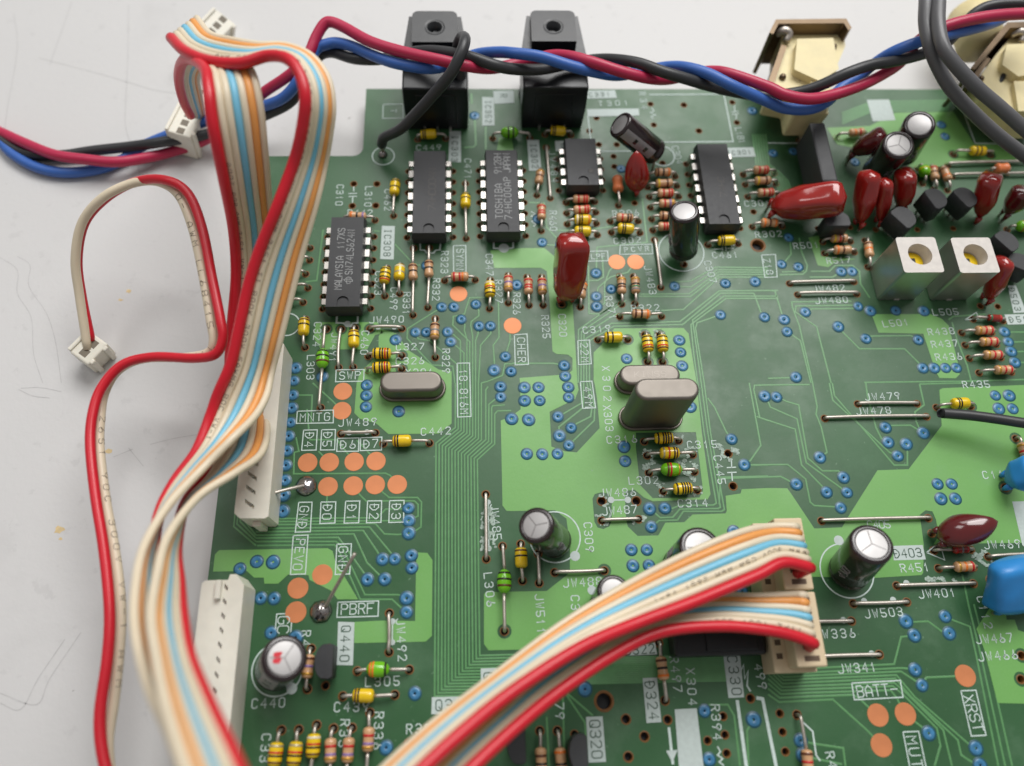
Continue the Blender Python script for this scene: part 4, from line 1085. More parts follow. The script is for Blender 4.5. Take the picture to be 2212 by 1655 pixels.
# white flux residue left round reworked joints
FLUX = mat('flux_residue', (158, 176, 164), 0.7, 0, 0.35, 2600.0, 0.6, 1500.0)
for tl, pts in [('22', (1130, 700, 1215, 645, 1235, 690, 1190, 740, 1215, 815, 1140, 830, 1105, 770)), ('22', (1430, 670, 1500, 650, 1600, 700, 1625, 800, 1590, 860, 1500, 830, 1460, 760)), ('22', (1480, 560, 1570, 545, 1600, 590, 1585, 650, 1500, 660)), ('22', (1110, 580, 1200, 570, 1215, 640, 1140, 668)),
                ('22', (1255, 880, 1320, 865, 1365, 900, 1350, 970, 1280, 980)), ('22', (1560, 885, 1640, 880, 1645, 970, 1570, 980)), ('22', (1390, 470, 1480, 450, 1490, 530, 1410, 540)), ('22', (1000, 1150, 1060, 1130, 1170, 1160, 1130, 1230, 1050, 1235)), ('22', (720, 1010, 760, 960, 840, 990, 850, 1060, 760, 1075)),
                ('22', (712, 1140, 860, 1120, 855, 1220, 780, 1245, 725, 1215)), ('12', (1940, 1050, 2050, 1040, 2070, 1420, 1945, 1450)), ('32', (1640, 1420, 1880, 1440, 1960, 1520, 1900, 1600, 1760, 1520)), ('33', (1340, 20, 1560, 10, 1640, 60, 1400, 80)), ('21', (1095, 1215, 1200, 1200, 1320, 1210, 1330, 1260, 1110, 1265)), ('22', (1755, 520, 1960, 560, 1960, 660, 1800, 690))]:
    c = [at(q)[:2] for q in t(tl, *pts)]
    m_ = np.mean(c, axis=0)
    pl = []
    for i in range(len(c)):
        a, b = np.array(c[i]), np.array(c[(i + 1) % len(c)])
        for k in range(6):
            q = a + (b - a) * k / 6
            pl.append(m_ + (q - m_) * random.uniform(.78, 1.06))
    hs = [circle(x, y, r * 1.36, 14) for x, y, r, _ in HOLES if inside(pl, x, y) and all(inside(pl, *w) for w in circle(x, y, r * 1.36, 8))]
    # ragged speckle: many small flakes rather than one sheet
    vv, ff = [], []
    x0, x1 = min(q[0] for q in pl), max(q[0] for q in pl)
    y0, y1 = min(q[1] for q in pl), max(q[1] for q in pl)
    for k in range(int((x1 - x0) * (y1 - y0) * 34)):
        x, y = random.uniform(x0, x1), random.uniform(y0, y1)
        if not inside(pl, x, y) or any(math.hypot(x - h[0], y - h[1]) < h[2] * 1.32 for h in HOLES):
            continue
        if math.sin(x * 2.9 + y * 1.7) + math.sin(x * 1.3 - y * 3.1) < -.2:
            continue
        s_ = random.uniform(.09, .30)
        b = len(vv)
        z = .068 + random.uniform(0, .012)
        n_ = 5
        a0 = random.uniform(0, 6)
        vv += [(x + s_ * random.uniform(.6, 1.2) * math.cos(a0 + 6.283 * j / n_), y + s_ * random.uniform(.5, 1.0) * math.sin(a0 + 6.283 * j / n_), z) for j in range(n_)]
        ff.append(tuple(range(b, b + n_)))
    o = mesh_obj('flux_residue', vv, ff, FLUX, board)
    o['kind'] = 'stuff'

# small schematic symbols printed between pads
for pts in [t('10', 845, 1615, 845, 1655), t('11', 800, 20, 872, 18), t('11', 800, 45, 872, 43), t('11', 836, 45, 834, 100), t('22', 1895, 655, 1897, 730), t('22', 1855, 732, 1935, 728), t('22', 1858, 775, 1940, 772), t('22', 1898, 775, 1903, 845),
            t('21', 1745, 500, 1815, 497), t('21', 1817, 480, 1820, 512), t('21', 1845, 478, 1848, 512), t('21', 1848, 495, 1918, 492), t('20', 1205, 930, 1225, 960, 1195, 975, 1240, 995, 1200, 1010, 1225, 1030), t('20', 1920, 915, 1925, 965), t('20', 1895, 970, 1955, 965), t('20', 1900, 990, 1960, 985), t('20', 1935, 990, 1938, 1030),
            t('21', 165, 175, 200, 195, 165, 215, 205, 235, 170, 260, 205, 285, 185, 305), t('23', 1775, 1485, 1800, 1530, 1775, 1560, 1820, 1590, 1790, 1620, 1830, 1650), t('13', 1180, 405, 1178, 585), t('22', 860, 1012, 1000, 1010), t('12', 805, 430, 955, 425), t('12', 2005, 1030, 2012, 1430), t('21', 1500, 585, 1535, 583), t('21', 1517, 570, 1520, 600)]:
    outline(pts, .2, False)

# ------------------------------------------------------------------ axial parts
SPEC = {Y: (C_YEL, 3.2, 1.0, 'capacitor', 'axial_capacitor'), R_: (C_TAN, 3.3, .88, 'resistor', 'resistor'), L_: (C_GRN, 3.5, 1.12, 'inductor', 'axial_inductor'),
        O_: (C_ORG, 3.4, 1.1, 'resistor', 'resistor'), D_: (C_GLASS, 2.7, .7, 'diode', 'diode')}


def body_r(kind, u, r):
    """radius along the body, u from -1 to 1"""
    e = max(0.0, 1 - abs(u) ** 7) ** (1 / 3.0)
    if kind in (R_, O_):
        return r * e * (1.0 if abs(u) > .55 else 0.88 + .12 * (abs(u) / .55) ** 4)
    if kind == L_:
        return r * max(0.0, 1 - abs(u) ** 3.2) ** .5 * 1.02 + .12 * (abs(u) > .97)
    return r * e


def lead(parent, hole_p, end_p, zc, r=.27):
    h = np.array([hole_p[0], hole_p[1], 0.0])
    e = np.array(end_p, float)
    d = e - h
    d[2] = 0
    L = np.linalg.norm(d)
    d = d / (L + 1e-9)
    b = min(.75, L * .8)
    pts = [h + [0, 0, -1.9], h + [0, 0, -.2], h + [0, 0, max(.1, zc - b)], h + d * b * .3 + [0, 0, zc - b * .28], h + d * b + [0, 0, zc], e]
    tube('lead', spline(pts, 4), r, WIRE, parent, 8)


for kind, a, b, s, bands, lab in AXP:
    m, bl, r, cat, nm = SPEC[kind]
    d = b - a
    L = np.linalg.norm(d)
    d = d / L
    bl = min(bl * random.uniform(.97, 1.04), L - 1.3)
    zc = r + .3 + random.uniform(0, .15)
    sd = np.array([-d[1], d[0], 0.0])
    c = a + d * min(max(L * s, bl / 2 + .55), L - bl / 2 - .55) + np.array([0, 0, zc]) + sd * random.uniform(-.14, .14)
    d = d + sd * random.uniform(-.05, .05) + np.array([0, 0, random.uniform(-.04, .04)])
    d = d / np.linalg.norm(d)
    th = thing(nm, lab, cat, (c[0], c[1], 0), {'capacitor': 'yellow axial capacitors on the board', 'resistor': 'banded resistors on the board', 'inductor': 'green inductors on the board', 'diode': 'glass diodes on the board'}[cat])
    prof = [(bl / 2 * u, max(.12, body_r(kind, u, r))) for u in [-1, -.98, -.93, -.86, -.74, -.6, -.45, -.25, 0, .25, .45, .6, .74, .86, .93, .98, 1]]
    bo = lathe('body', prof, c, d, m, th, 16)
    n = len(bands)
    for i, ch in enumerate(bands):
        if ch == '.':
            continue
        u0 = -.80 + 1.6 * (i + .14) / n
        u1 = -.80 + 1.6 * (i + .86) / n
        lathe('colour_band', [(bl / 2 * u, body_r(kind, u, r) + (.012 if k in (1, 2, 3) else -.02)) for k, u in enumerate([u0, u0 + .01, (u0 + u1) / 2, u1 - .01, u1])], c, d, BAND[ch], bo, 16)
    lead(th, a, c - d * bl * .49, zc)
    lead(th, b, c + d * bl * .49, zc)

for n, a, b in JWP:
    c = (a + b) / 2
    d = (b - a) / np.linalg.norm(b - a)
    h = random.uniform(.55, .8)
    L = np.linalg.norm(b - a)
    z = np.array([0, 0, 1.0])
    side = np.array([-d[1], d[0], 0]) * random.uniform(-.12, .12)
    pts = [a - z * 1.9, a - z * .3, a + z * h * .5 + d * .1, a + d * .55 + z * h, a + d * L * .35 + z * (h + .08) + side, a + d * L * .7 + z * (h + .04) + side, b - d * .55 + z * h, b + z * h * .5 - d * .1, b - z * .3, b - z * 1.9]
    th = thing('jumper_wire', ('bare tinned jumper wire at the printed label ' + n) if n.startswith('JW') else 'long bare jumper wire, ' + n, 'jumper wire', (c[0], c[1], 0), 'bare jumper wires on the board')
    tube('wire', spline(pts, 5), .30, WIRE, th, 8)

# ------------------------------------------------------------------ chips
CHIPLAB = {'IC303': 'black fourteen pin chip with worn marking beside the IC303 plate', 'IC302': 'black fourteen pin chip printed TOSHIBA 74HC00AP beside the IC302 plate', 'IC308': 'black fourteen pin chip printed MALAYSIA SN74LS624N beside the IC308 plate',
           'IC301': 'black fourteen pin chip beside the IC301 plate and tilted electrolytic', 'IC304': 'small black eight pin chip in front of the IC304 plate'}


def chip_text(txt, cx, yc, x, f0, f1, blen, h, z, m, parent, lw=.17, wf=.8):
    y0 = yc - blen / 2
    vv, ff = letters_vf(txt, (cx + x, y0 + blen * f0), (cx + x, y0 + blen * f1), h, h * wf, lw, z)
    mesh_obj('marking', vv, ff, m, parent)


for n, cx, y0, npin in CHIPS:
    yc = y0 + 2.54 * (npin - 1) / 2
    bl = 2.54 * npin + 1.4
    th = thing('integrated_circuit', CHIPLAB[n], 'chip', (cx, yc, 0), 'black dual row chips on the board')
    z0, zm, z1 = .55, 2.35, 4.0
    hw, ht, hl_ = 3.2, 2.95, bl / 2
    # upper face with the dished end mark, then flanks to the parting line and below
    ny = yc - hl_ + 1.45
    nr = 1.0
    notch = [(cx - nr, yc - hl_ + .55)] + [(cx - nr * math.cos(k * math.pi / 10), ny + nr * .95 * math.sin(k * math.pi / 10)) for k in range(11)] + [(cx + nr, yc - hl_ + .55)]
    top = [(cx - ht, yc - hl_ + .3), (cx + ht, yc - hl_ + .3), (cx + ht, yc + hl_ - .3), (cx - ht, yc + hl_ - .3)]
    vv, ff, nt_ = sheet_vf(top, [notch], z1, .3)
    ff = ff[:nt_] + ff[nt_ + 4:]
    b = len(vv)
    vv += [(q[0], q[1], z1 - .3) for q in notch]
    ff.append(tuple(range(b, b + len(notch)))[::-1])
    b = len(vv)
    vv += [(q[0], q[1], z1) for q in top]
    vv += [(cx + sx * hw, yc + sy * hl_, zm) for sx, sy in ((-1, -1), (1, -1), (1, 1), (-1, 1))]
    vv += [(cx + sx * (ht + .05), yc + sy * (hl_ - .25), z0) for sx, sy in ((-1, -1), (1, -1), (1, 1), (-1, 1))]
    for i in range(4):
        j = (i + 1) % 4
        ff.append((b + 4 + i, b + 4 + j, b + j, b + i))
        ff.append((b + 8 + i, b + 8 + j, b + 4 + j, b + 4 + i))
    ff.append((b + 11, b + 10, b + 9, b + 8))
    body = mesh_obj('body', vv, ff, BLACK, th)
    for sx in (-1, 1):
        for i in range(npin):
            y = y0 + 2.54 * i
            x0, x1, x2 = cx + sx * (hw - .25), cx + sx * 4.0, cx + sx * 4.35
            endp = .35 if i in (0, npin - 1) else 0
            w1, w2 = .74, .26
            ya, yb = y - w1 + (endp if i == 0 else 0), y + w1 - (endp if i == npin - 1 else 0)
            tk = .26
            vv = [(x0, ya, zm + .13), (x0, yb, zm + .13), (x1, ya, zm + .13), (x1, yb, zm + .13), (x1 + sx * .14, ya, zm - .05), (x1 + sx * .14, yb, zm - .05), (x1 + sx * .2, ya, .95), (x1 + sx * .2, yb, .95), (x1 + sx * .24, y - w2, .6), (x1 + sx * .24, y + w2, .6), (x2 + sx * .05, y - w2, -1.9), (x2 + sx * .05, y + w2, -1.9)]
            k = len(vv)
            vv += [(x0, ya, zm - .13), (x0, yb, zm - .13), (x1 - sx * .05, ya, zm - .13), (x1 - sx * .05, yb, zm - .13), (x1 - sx * .08, ya, zm - .2), (x1 - sx * .08, yb, zm - .2), (x1 - sx * .04, ya, .95), (x1 - sx * .04, yb, .95), (x1, y - w2, .6), (x1, y + w2, .6), (x2 - sx * .2, y - w2, -1.9), (x2 - sx * .2, y + w2, -1.9)]
            ff = []
            for q in range(0, 10, 2):
                ff += [(q, q + 1, q + 3, q + 2), (k + q + 2, k + q + 3, k + q + 1, k + q), (q, q + 2, k + q + 2, k + q), (q + 3, q + 1, k + q + 1, k + q + 3)]
            ff += [(10, 11, k + 11, k + 10)]
            mesh_obj('pin', vv, ff, PIN, th)
    zt = z1 + .012
    if n == 'IC302':
        for a in [('TOSHIBA', -.75, .19, .55), ('9128H', -.75, .72, .92), ('74HC00AP', .95, .18, .63), ('JAPAN', .95, .73, .92)]:
            chip_text(a[0], cx, yc, a[1], a[2], a[3], bl, 1.3, zt, MARK, body, .14, .58)
    if n == 'IC308':
        for a in [('MALAYSIA', -1.0, .21, .53), ('117XS', -1.0, .65, .84), ('SN74LS624N', .75, .37, .82)]:
            chip_text(a[0], cx, yc, a[1], a[2], a[3], bl, 1.25, zt, MARK, body, .14, .5)
        lx, ly = cx + .75, yc - bl / 2 + bl * .285
        st = [(-.55, -.35), (-.15, -.35), (-.15, -.75), (.15, -.75), (.2, -.5), (.6, -.45), (.75, 0), (.6, .35), (.3, .5), (.2, .8), (-.05, .55), (-.3, .25), (-.6, .2), (-.55, -.35)]
        vv, ff = strip_vf([(lx - q[1], ly + q[0]) for q in st], .12, zt)
        mesh_obj('maker_logo', vv, ff, MARK, body)
        vv, ff = letters_vf('TI', (lx, ly - .12), (lx, ly + .3), .55, .3, .12, zt + .01)
        mesh_obj('marking', vv, ff, MARK, body)
    if n == 'IC303':
        chip_text('74HC004N', cx, yc, .55, .30, .74, bl, 1.3, zt, MARKF, body)
    if n == 'IC301':
        chip_text('74HC', cx, yc, .6, .36, .55, bl, 1.2, zt, MARKF, body)
    if n == 'IC304':
        c = (cx + 1.6, y0 + 1.6)
        lathe('pin_mark', [(0, .55), (.02, .5)], (c[0], c[1], z1 + .004), (0, 0, 1), MARKF, body, 16)

# the black module under the ribbon cables and the tall single row chip
p0, p1 = at(t('23', 1330, 745)[0], 0), at(t('23', 2150, 740)[0], 0)
th = thing('integrated_circuit', 'glossy black module lying under the two ribbon cables by the cream socket', 'chip', ((p0[0] + p1[0]) / 2, p0[1] + 4, 0))
o = boxo('body', (p0[0] + .5, p1[0] - .3, p0[1] + .3, p0[1] + 8.0, .4, 4.4), BLACKG, th, .5, 3)
boxo('raised_window', (p0[0] + 5.2, p1[0] - 1.6, p0[1] + .9, p0[1] + 3.8, 4.35, 4.75), BLACKG, o, .25, 2)
for k in range(6):
    boxo('pin', (p0[0] + 1.4 + 2.2 * k, p0[0] + 1.9 + 2.2 * k, p0[1] + 8.0, p0[1] + 8.3, -1.8, 2.4), PIN, th)
a, b = at(t('z4', 655, 265)[0], 9.0), at(t('z4', 800, 960)[0], 9.0)
cx = (a[0] + b[0]) / 2
th = thing('single_row_chip', 'tall black slab chip standing on edge in front of the cream jack', 'chip', (cx, (a[1] + b[1]) / 2, 0))
bo = boxo('body', (cx - 1.5, cx + 1.5, b[1], a[1], 1.6, 9.0), BLACK, th, .35, 2)
for k in range(7):
    y = b[1] + (a[1] - b[1]) * (k + .5) / 7
    boxo('pin', (cx - .13, cx + .13, y - .3, y + .3, -1.8, 1.8), PIN, th)

# ------------------------------------------------------------------ crystals


def stadium(cx, cy, L, W, n=10):
    r = W / 2
    k = L / 2 - r
    return [(cx + k + r * math.cos(a), cy + r * math.sin(a)) for a in [-math.pi / 2 + math.pi * i / n for i in range(n + 1)]] + \
           [(cx - k + r * math.cos(a), cy + r * math.sin(a)) for a in [math.pi / 2 + math.pi * i / n for i in range(n + 1)]]


def loft(name, levels, m, parent, smooth=True):
    vv, ff = [], []
    n = len(levels[0][0])
    for lp, z in levels:
        vv += [(q[0], q[1], z) for q in lp]
    for i in range(len(levels) - 1):
        for k in range(n):
            j = (k + 1) % n
            ff.append((i * n + k, i * n + j, (i + 1) * n + j, (i + 1) * n + k))
    ff.append(tuple(range((len(levels) - 1) * n, len(levels) * n)))
    ff.append(tuple(range(n))[::-1])
    o = mesh_obj(name, vv, ff, m, parent)
    me = o.data
    fl = [len(p.vertices) == 4 for p in me.polygons]
    me.polygons.foreach_set('use_smooth', fl)
    return o


def crystal(cx, cy, L, W, h, lab, grade):
    th = thing('crystal_oscillator', lab, 'crystal', (cx, cy, 0), 'metal quartz crystals on the board')
    fl = loft('flange', [(stadium(cx, cy, L, W), .15), (stadium(cx, cy, L + .05, W + .05), .3), (stadium(cx, cy, L + .05, W + .05), .55), (stadium(cx, cy, L - .25, W - .25), .72)], CAN, th)
    e = .9
    lv = [(stadium(cx, cy, L - .55, W - .55), .7), (stadium(cx, cy, L - e, W - e), 1.1)]
    r = .55
    for k in range(7):
        a_ = k * math.pi / 12
        lv.append((stadium(cx, cy, L - e - 2 * r * (1 - math.cos(a_)), W - e - 2 * r * (1 - math.cos(a_))), h - r + r * math.sin(a_)))
    can = loft('can', lv, CAN, th)
    for sx in (-1, 1):
        tube('lead', [(cx + sx * 2.44, cy, .3), (cx + sx * 2.44, cy, -1.9)], .22, WIRE, th)
    if grade:
        vv, ff = letters_vf(grade, (cx - 2.3, cy), (cx + 2.3, cy), 1.0, .8, .13, h + .01)
        mesh_obj('engraving', vv, ff, mat('can_engraving', (138, 132, 125), .5, .9), can)
    return th


q = at(t('12', 1352, 157)[0], .3)
crystal(q[0], q[1] + 2.35, 11.4, 4.7, 3.7, 'low metal crystal can standing alone at the printed label X301', '')
q = at(t('22', 1207, 407)[0], .3)
crystal(q[0], q[1] + 2.3, 11.1, 4.65, 13.5, 'tall metal crystal can in front of a lower one at label X303', '')
q, q2 = at(t('22', 890, 40)[0], .3), at(t('22', 960, 97)[0], .3)
crystal(q[0] + 5.6, q2[1] + 2.3, 11.4, 4.7, 3.7, 'low metal crystal can half hidden behind the tall one', 'KINSS')

# ------------------------------------------------------------------ electrolytic capacitors


def ring_strip(c, x, y, z, r, s0, s1, a0, a1, m, name, parent, n=8):
    vv, ff = [], []
    for i in range(n + 1):
        a_ = a0 + (a1 - a0) * i / n
        e = x * math.cos(a_) + y * math.sin(a_)
        vv += [c + z * s0 + e * r, c + z * s1 + e * r]
    for i in range(n):
        ff.append((2 * i, 2 * i + 2, 2 * i + 3, 2 * i + 1))
    return mesh_obj(name, vv, ff, m, parent, True)


def electrolytic(lab, base_px, z0, top_px, z1, r, stripe=200, score=3, spin=0, red=False, text='16V'):
    p, q = at(base_px, z0), at(top_px, z1)
    d = q - p
    L = np.linalg.norm(d)
    th = thing('electrolytic_capacitor', lab, 'capacitor', (p[0], p[1], 0), 'upright electrolytic capacitors with dark sleeves')
    x, y, z = frame(d)
    sl = lathe('sleeve', [(0, r * .9), (.25, r * .99), (.9, r), (1.25, r * .92), (1.6, r), (L - .55, r), (L - .22, r * .98), (L - .06, r * .90), (L, r * .80), (L - .03, r * .755), (L - .18, r * .75)], p, d, SLEEVE, th, 28)
    top = lathe('top', [(L - .5, r * .7), (L - .16, r * .75), (L - .13, r * .70), (L - .12, r * .02)], p, d, ALU, th, 28)
    cen = p + z * (L - .112)
    if score:
        for k in range(score):
            a_ = math.radians(spin + 360 * k / score)
            e = x * math.cos(a_) + y * math.sin(a_)
            w = np.cross(z, e) * .07
            vv = [cen + w, cen - w, cen + e * r * .66 - w, cen + e * r * .66 + w]
            mesh_obj('vent_score', [q_ + z * .006 * (k + 1) for q_ in vv], [(0, 1, 2, 3)], mat('score_groove', (122, 119, 118), .5, .4), top)
    if red:
        for off in (-.3, .3):
            pl = [(.1, -.28), (.55, -.32), (1.0, -.22), (1.1, .1), (.9, .3), (.35, .26)]
            e1 = -(y * 1.0)
            e2 = x
            vv = [cen + z * .03 + e1 * (.2 + a_ * 1.25) + e2 * (off * 1.35 + b_ * 1.25) for a_, b_ in pl]
            mesh_obj('red_mark', vv, [tuple(range(6))], REDINK, top)
    a0 = math.radians(stripe)
    ring_strip(p, x, y, z, r * 1.006, 2.0, L - .5, a0 - .42, a0 + .42, SLEEVEL, 'polarity_stripe', sl)
    ring_strip(p, x, y, z, r * 1.010, L * .35, L * .42, a0 - .2, a0 + .2, SLEEVE, 'minus_mark', sl, 4)
    ring_strip(p, x, y, z, r * 1.010, L * .62, L * .69, a0 - .2, a0 + .2, SLEEVE, 'minus_mark', sl, 4)
    a0 += math.pi * .85                                       # value printed along the sleeve
    for k, ch in enumerate(text):
        for j, pl in enumerate(glyph(ch)):
            pts = [p + z * (L * .30 + k * 1.15 + (gx - .5) * .8) + (x * math.cos(a0 + (gy - .5) * 1.3 / r) + y * math.sin(a0 + (gy - .5) * 1.3 / r)) * (r * 1.006) for gx, gy in pl]
            tube('sleeve_print', pts, .07, SLEEVEL, sl, 4)
    for sgn in (-1, 1):
        f0 = p + x * sgn * min(1.25, r * .5)
        g = np.array([f0[0] + (0 if z0 < 1 else sgn * .2), f0[1], -1.9])
        tube('lead', spline([f0 + z * .1, f0 * .5 + g * .5 + [0, 0, .3], g + [0, 0, 1.9], g], 4), .25, WIRE, th)
    return th


electrolytic('leaning electrolytic capacitor with Y scored top beside the label C309', (1200, 1170), .5, (1157, 1134), 10.8, 2.75, 250, 3, 95, text='47')
electrolytic('electrolytic capacitor partly under the ribbon cable beside four blue vias', (1472, 1226), .5, (1514, 1182), 10.5, 3.2, 100, 2, 90, text='100')
electrolytic('small electrolytic capacitor under the ribbon cable edge at label C31', (1308, 1303), .5, (1326, 1276), 8.5, 2.45, 130, 0, 0, text='10')
electrolytic('electrolytic capacitor with a red mark on its scored top at label C440', (596, 1446), .5, (615, 1421), 10.8, 3.1, 330, 3, 30, True, '220')
electrolytic('large electrolytic capacitor with silver scored top beside the cream ribbon socket', (1832, 1236), .6, (1884, 1174), 11.5, 3.15, 150, 3, 60, text='470')
electrolytic('electrolytic capacitor standing high on its leads beside chip IC301', (1476, 543), 2.6, (1478, 455), 13.0, 2.6, 120, 0, 0, text='33')
electrolytic('brown electrolytic capacitor tipped over beside the empty T301 outline', (1416, 330), 4.2, (1338, 268), 11.0, 2.55, 20, 0, 0, text='50V')
electrolytic('leaning electrolytic with Y scored top among the red film capacitors', (1893, 372), 2.0, (1942, 312), 12.5, 2.85, 210, 3, 40, text='25V')
electrolytic('leaning electrolytic behind the Y scored one, beside two blue vias', (1950, 332), 2.0, (1987, 268), 12.5, 2.85, 210, 0, 0, text='25V')

# ------------------------------------------------------------------ dipped film capacitors


def dipped(lab, foot_px, zf, top_px, zt, w, tk, yaw, m=FILM, taper=.45, legs=2, pw=2.6, cat='capacitor', nm='film_capacitor', group='glossy dark red film capacitors', oval=False):
    p, q = at(foot_px, zf), at(top_px, zt)
    d = q - p
    L = np.linalg.norm(d)
    z = d / L
    yw = math.radians(yaw)
    e1 = np.array([math.cos(yw), math.sin(yw), 0])
    e1 = e1 - z * np.dot(e1, z)
    e1 /= np.linalg.norm(e1)
    e2 = np.cross(z, e1)
    th = thing(nm, lab, cat, (p[0], p[1], 0), group)
    nu, nv = 18, 22
    vv, ff = [], []
    for i in range(nu + 1):
        s = i / nu
        k = min(1.0, (s / .16) ** .45) if s < .16 else 1.0
        k *= taper + (1 - taper) * min(1.0, s / .42)
        if s > .80:
            k *= max(0.0, 1 - ((s - .80) / .20) ** 2.6) ** (1 / 2.6)
        if oval:
            k = max(0.0, math.sin(math.pi * s ** .8)) ** .62
        k = max(k, .02)
        for j in range(nv):
            a_ = 2 * math.pi * j / nv
            ca, sa = math.cos(a_), math.sin(a_)
            xx = math.copysign(abs(ca) ** (2 / pw), ca)
            yy = math.copysign(abs(sa) ** (2 / pw), sa)
            lump = 1 + .03 * math.sin(3 * a_ + 5 * s) + .022 * math.sin(5 * a_ - 9 * s + w * 7)
            vv.append(p + z * L * s + (e1 * xx * w / 2 + e2 * yy * tk / 2) * k * lump)
    for i in range(nu):
        for j in range(nv):
            j2 = (j + 1) % nv
            ff.append((i * nv + j, i * nv + j2, (i + 1) * nv + j2, (i + 1) * nv + j))
    ff += [tuple(range(nv))[::-1], tuple(range(nu * nv, (nu + 1) * nv))]
    mesh_obj('body', vv, ff, m, th, True)
    for sgn in ((-1, 1) if legs == 2 else ()):
        f0 = p + e1 * sgn * w * .22 + z * .4
        g = np.array([f0[0], f0[1], -1.9])
        tube('lead', spline([f0, (f0 + g) / 2, g], 3), .27, WIRE, th)
        tube('resin_drip', [f0 + z * .3, f0 * .8 + g * .2, f0 * .6 + g * .4], [.62, .45, .29], m, th, 8)
    return th


dipped('tall glossy red film capacitor standing at the printed label C320', (1222, 650), 1.0, (1240, 505), 13.0, 5.4, 5.0, 8, FILM, .78, pw=5.0)
dipped('thin red film capacitor in front of the tipped brown electrolytic', (1376, 415), 1.0, (1375, 326), 8.6, 2.9, 4.6, 90, FILM, .5, pw=2.2, oval=True)
dipped('big bent red film capacitor lying across beside the label C301', (1662, 447), 3.0, (1830, 425), 9.0, 5.8, 5.4, 90, FILM, .62, pw=3.6)
dipped('broad red film capacitor leaning in front of the scored electrolytic', (1856, 486), 1.0, (1880, 366), 9.6, 4.8, 3.6, 100, FILM, .4)
dipped('narrow red film capacitor wedged between two broader ones', (1900, 480), 1.0, (1912, 385), 9.0, 3.8, 2.8, 100, FILM, .4)
dipped('short red film capacitor behind a transistor, beside the green inductor', (1948, 448), 1.5, (1957, 368), 9.0, 4.6, 3.6, 100, FILM, .6)
dipped('maroon film capacitor tipped behind the scored electrolytic', (1838, 330), 2.5, (1915, 290), 8.5, 4.2, 3.6, 60, FILMD, .5)
dipped('round red film capacitor on a narrow foot beside two transistors', (2116, 472), 1.0, (2143, 375), 9.5, 4.8, 4.2, 60, FILM, .3)
dipped('dark red film capacitor leaning at the board side, near the round one', (2172, 462), 2.0, (2215, 408), 8.0, 4.0, 3.6, 80, FILMD, .4)
dipped('red film capacitor leaning out from behind the second coil can', (2132, 648), 1.0, (2172, 556), 9.0, 4.2, 2.8, 100, FILM, .5)
dipped('smooth maroon oval capacitor lying beside the wire JW465', (2024, 1162), 2.0, (2156, 1126), 6.0, 5.2, 4.0, 95, FILMD, .30, pw=2.2, oval=True)
dipped('big bright blue ceramic capacitor overhanging the label C112', (2192, 1322), 1.6, (2218, 1205), 7.5, 12.0, 4.5, 20, BLUEC, .9, pw=3.2, nm='ceramic_capacitor', group='bright blue ceramic capacitors')
dipped('smaller bright blue ceramic capacitor beside the label C110', (2170, 1040), 1.2, (2235, 1012), 6.0, 5.6, 3.0, 75, BLUEC, .3, nm='ceramic_capacitor', group='bright blue ceramic capacitors')

# ------------------------------------------------------------------ transistors


def transistor(lab, top_px, zt, yaw, w=4.6, tk=3.4, h=3.9, tilt=0.0):
    c = at(top_px, zt)
    th = thing('transistor', lab, 'transistor', (c[0], c[1], 0), 'small black transistors on the board')
    yw = math.radians(yaw)
    e1, e2 = np.array([math.cos(yw), math.sin(yw)]), np.array([-math.sin(yw), math.cos(yw)])
    pl = [(-w / 2 * .86, -tk / 2), (w / 2 * .86, -tk / 2), (w / 2, -tk / 2 + .5)] + [(w / 2 * math.cos(a_), -tk * .08 + tk * .58 * math.sin(a_)) for a_ in [k * math.pi / 12 for k in range(1, 12)]] + [(-w / 2, -tk / 2 + .5)]
    lp = [c[:2] + e1 * a_ + e2 * b_ for a_, b_ in pl]
    sl = np.array([0, -tilt])
    loft('body', [([q + sl * h * .9 for q in lp], zt - h), (lp, zt - .15), ([c[:2] + (q - c[:2]) * .95 for q in lp], zt)], BLACK, th, False)
    for k in (-1, 0, 1):
        f0 = c[:2] + e1 * 1.27 * k + sl * h
        tube('lead', [(f0[0], f0[1], zt - h + .2), (f0[0], f0[1], -1.9)], .24, WIRE, th, 6)
    return th


transistor('black transistor beside the Q440 plate and electrolytic C440', t('13', 583, 750)[0], 4.4, 90, 4.9, 2.7, 3.2)
transistor('black transistor beside the Q320 plate', t('23', 575, 1540)[0], 4.4, 90, 4.9, 2.6, 3.2)
transistor('black transistor almost covered by the lower ribbon cable', t('23', 40, 1480)[0], 4.4, 90, 4.9, 2.6, 3.2)
transistor('black transistor in front of the red capacitors, behind the first coil can', t('z4', 1690, 1370)[0], 6.3, -55, 4.8, 3.6, 4.2)
transistor('black transistor with flat side out, behind the first coil can gap', t('zb', 665, 1290)[0], 6.3, -70, 4.6, 3.4, 4.2)
transistor('black transistor tight against the round red film capacitor', t('zb', 1055, 1270)[0], 6.3, -60, 4.6, 3.4, 4.2)
transistor('black transistor behind the second coil can, beside green inductor', t('z6', 1415, 585)[0], 6.3, -55, 4.6, 3.2, 4.2)
transistor('black transistor buried under the big bent red film capacitor', t('31', 600, 230)[0], 5.0, 0, 4.8, 3.4, 3.8)
transistor('black transistor at the board side below the green inductor', t('z6', 1600, 900)[0], 5.0, -30, 4.8, 3.4, 3.8)

# ------------------------------------------------------------------ square coil cans


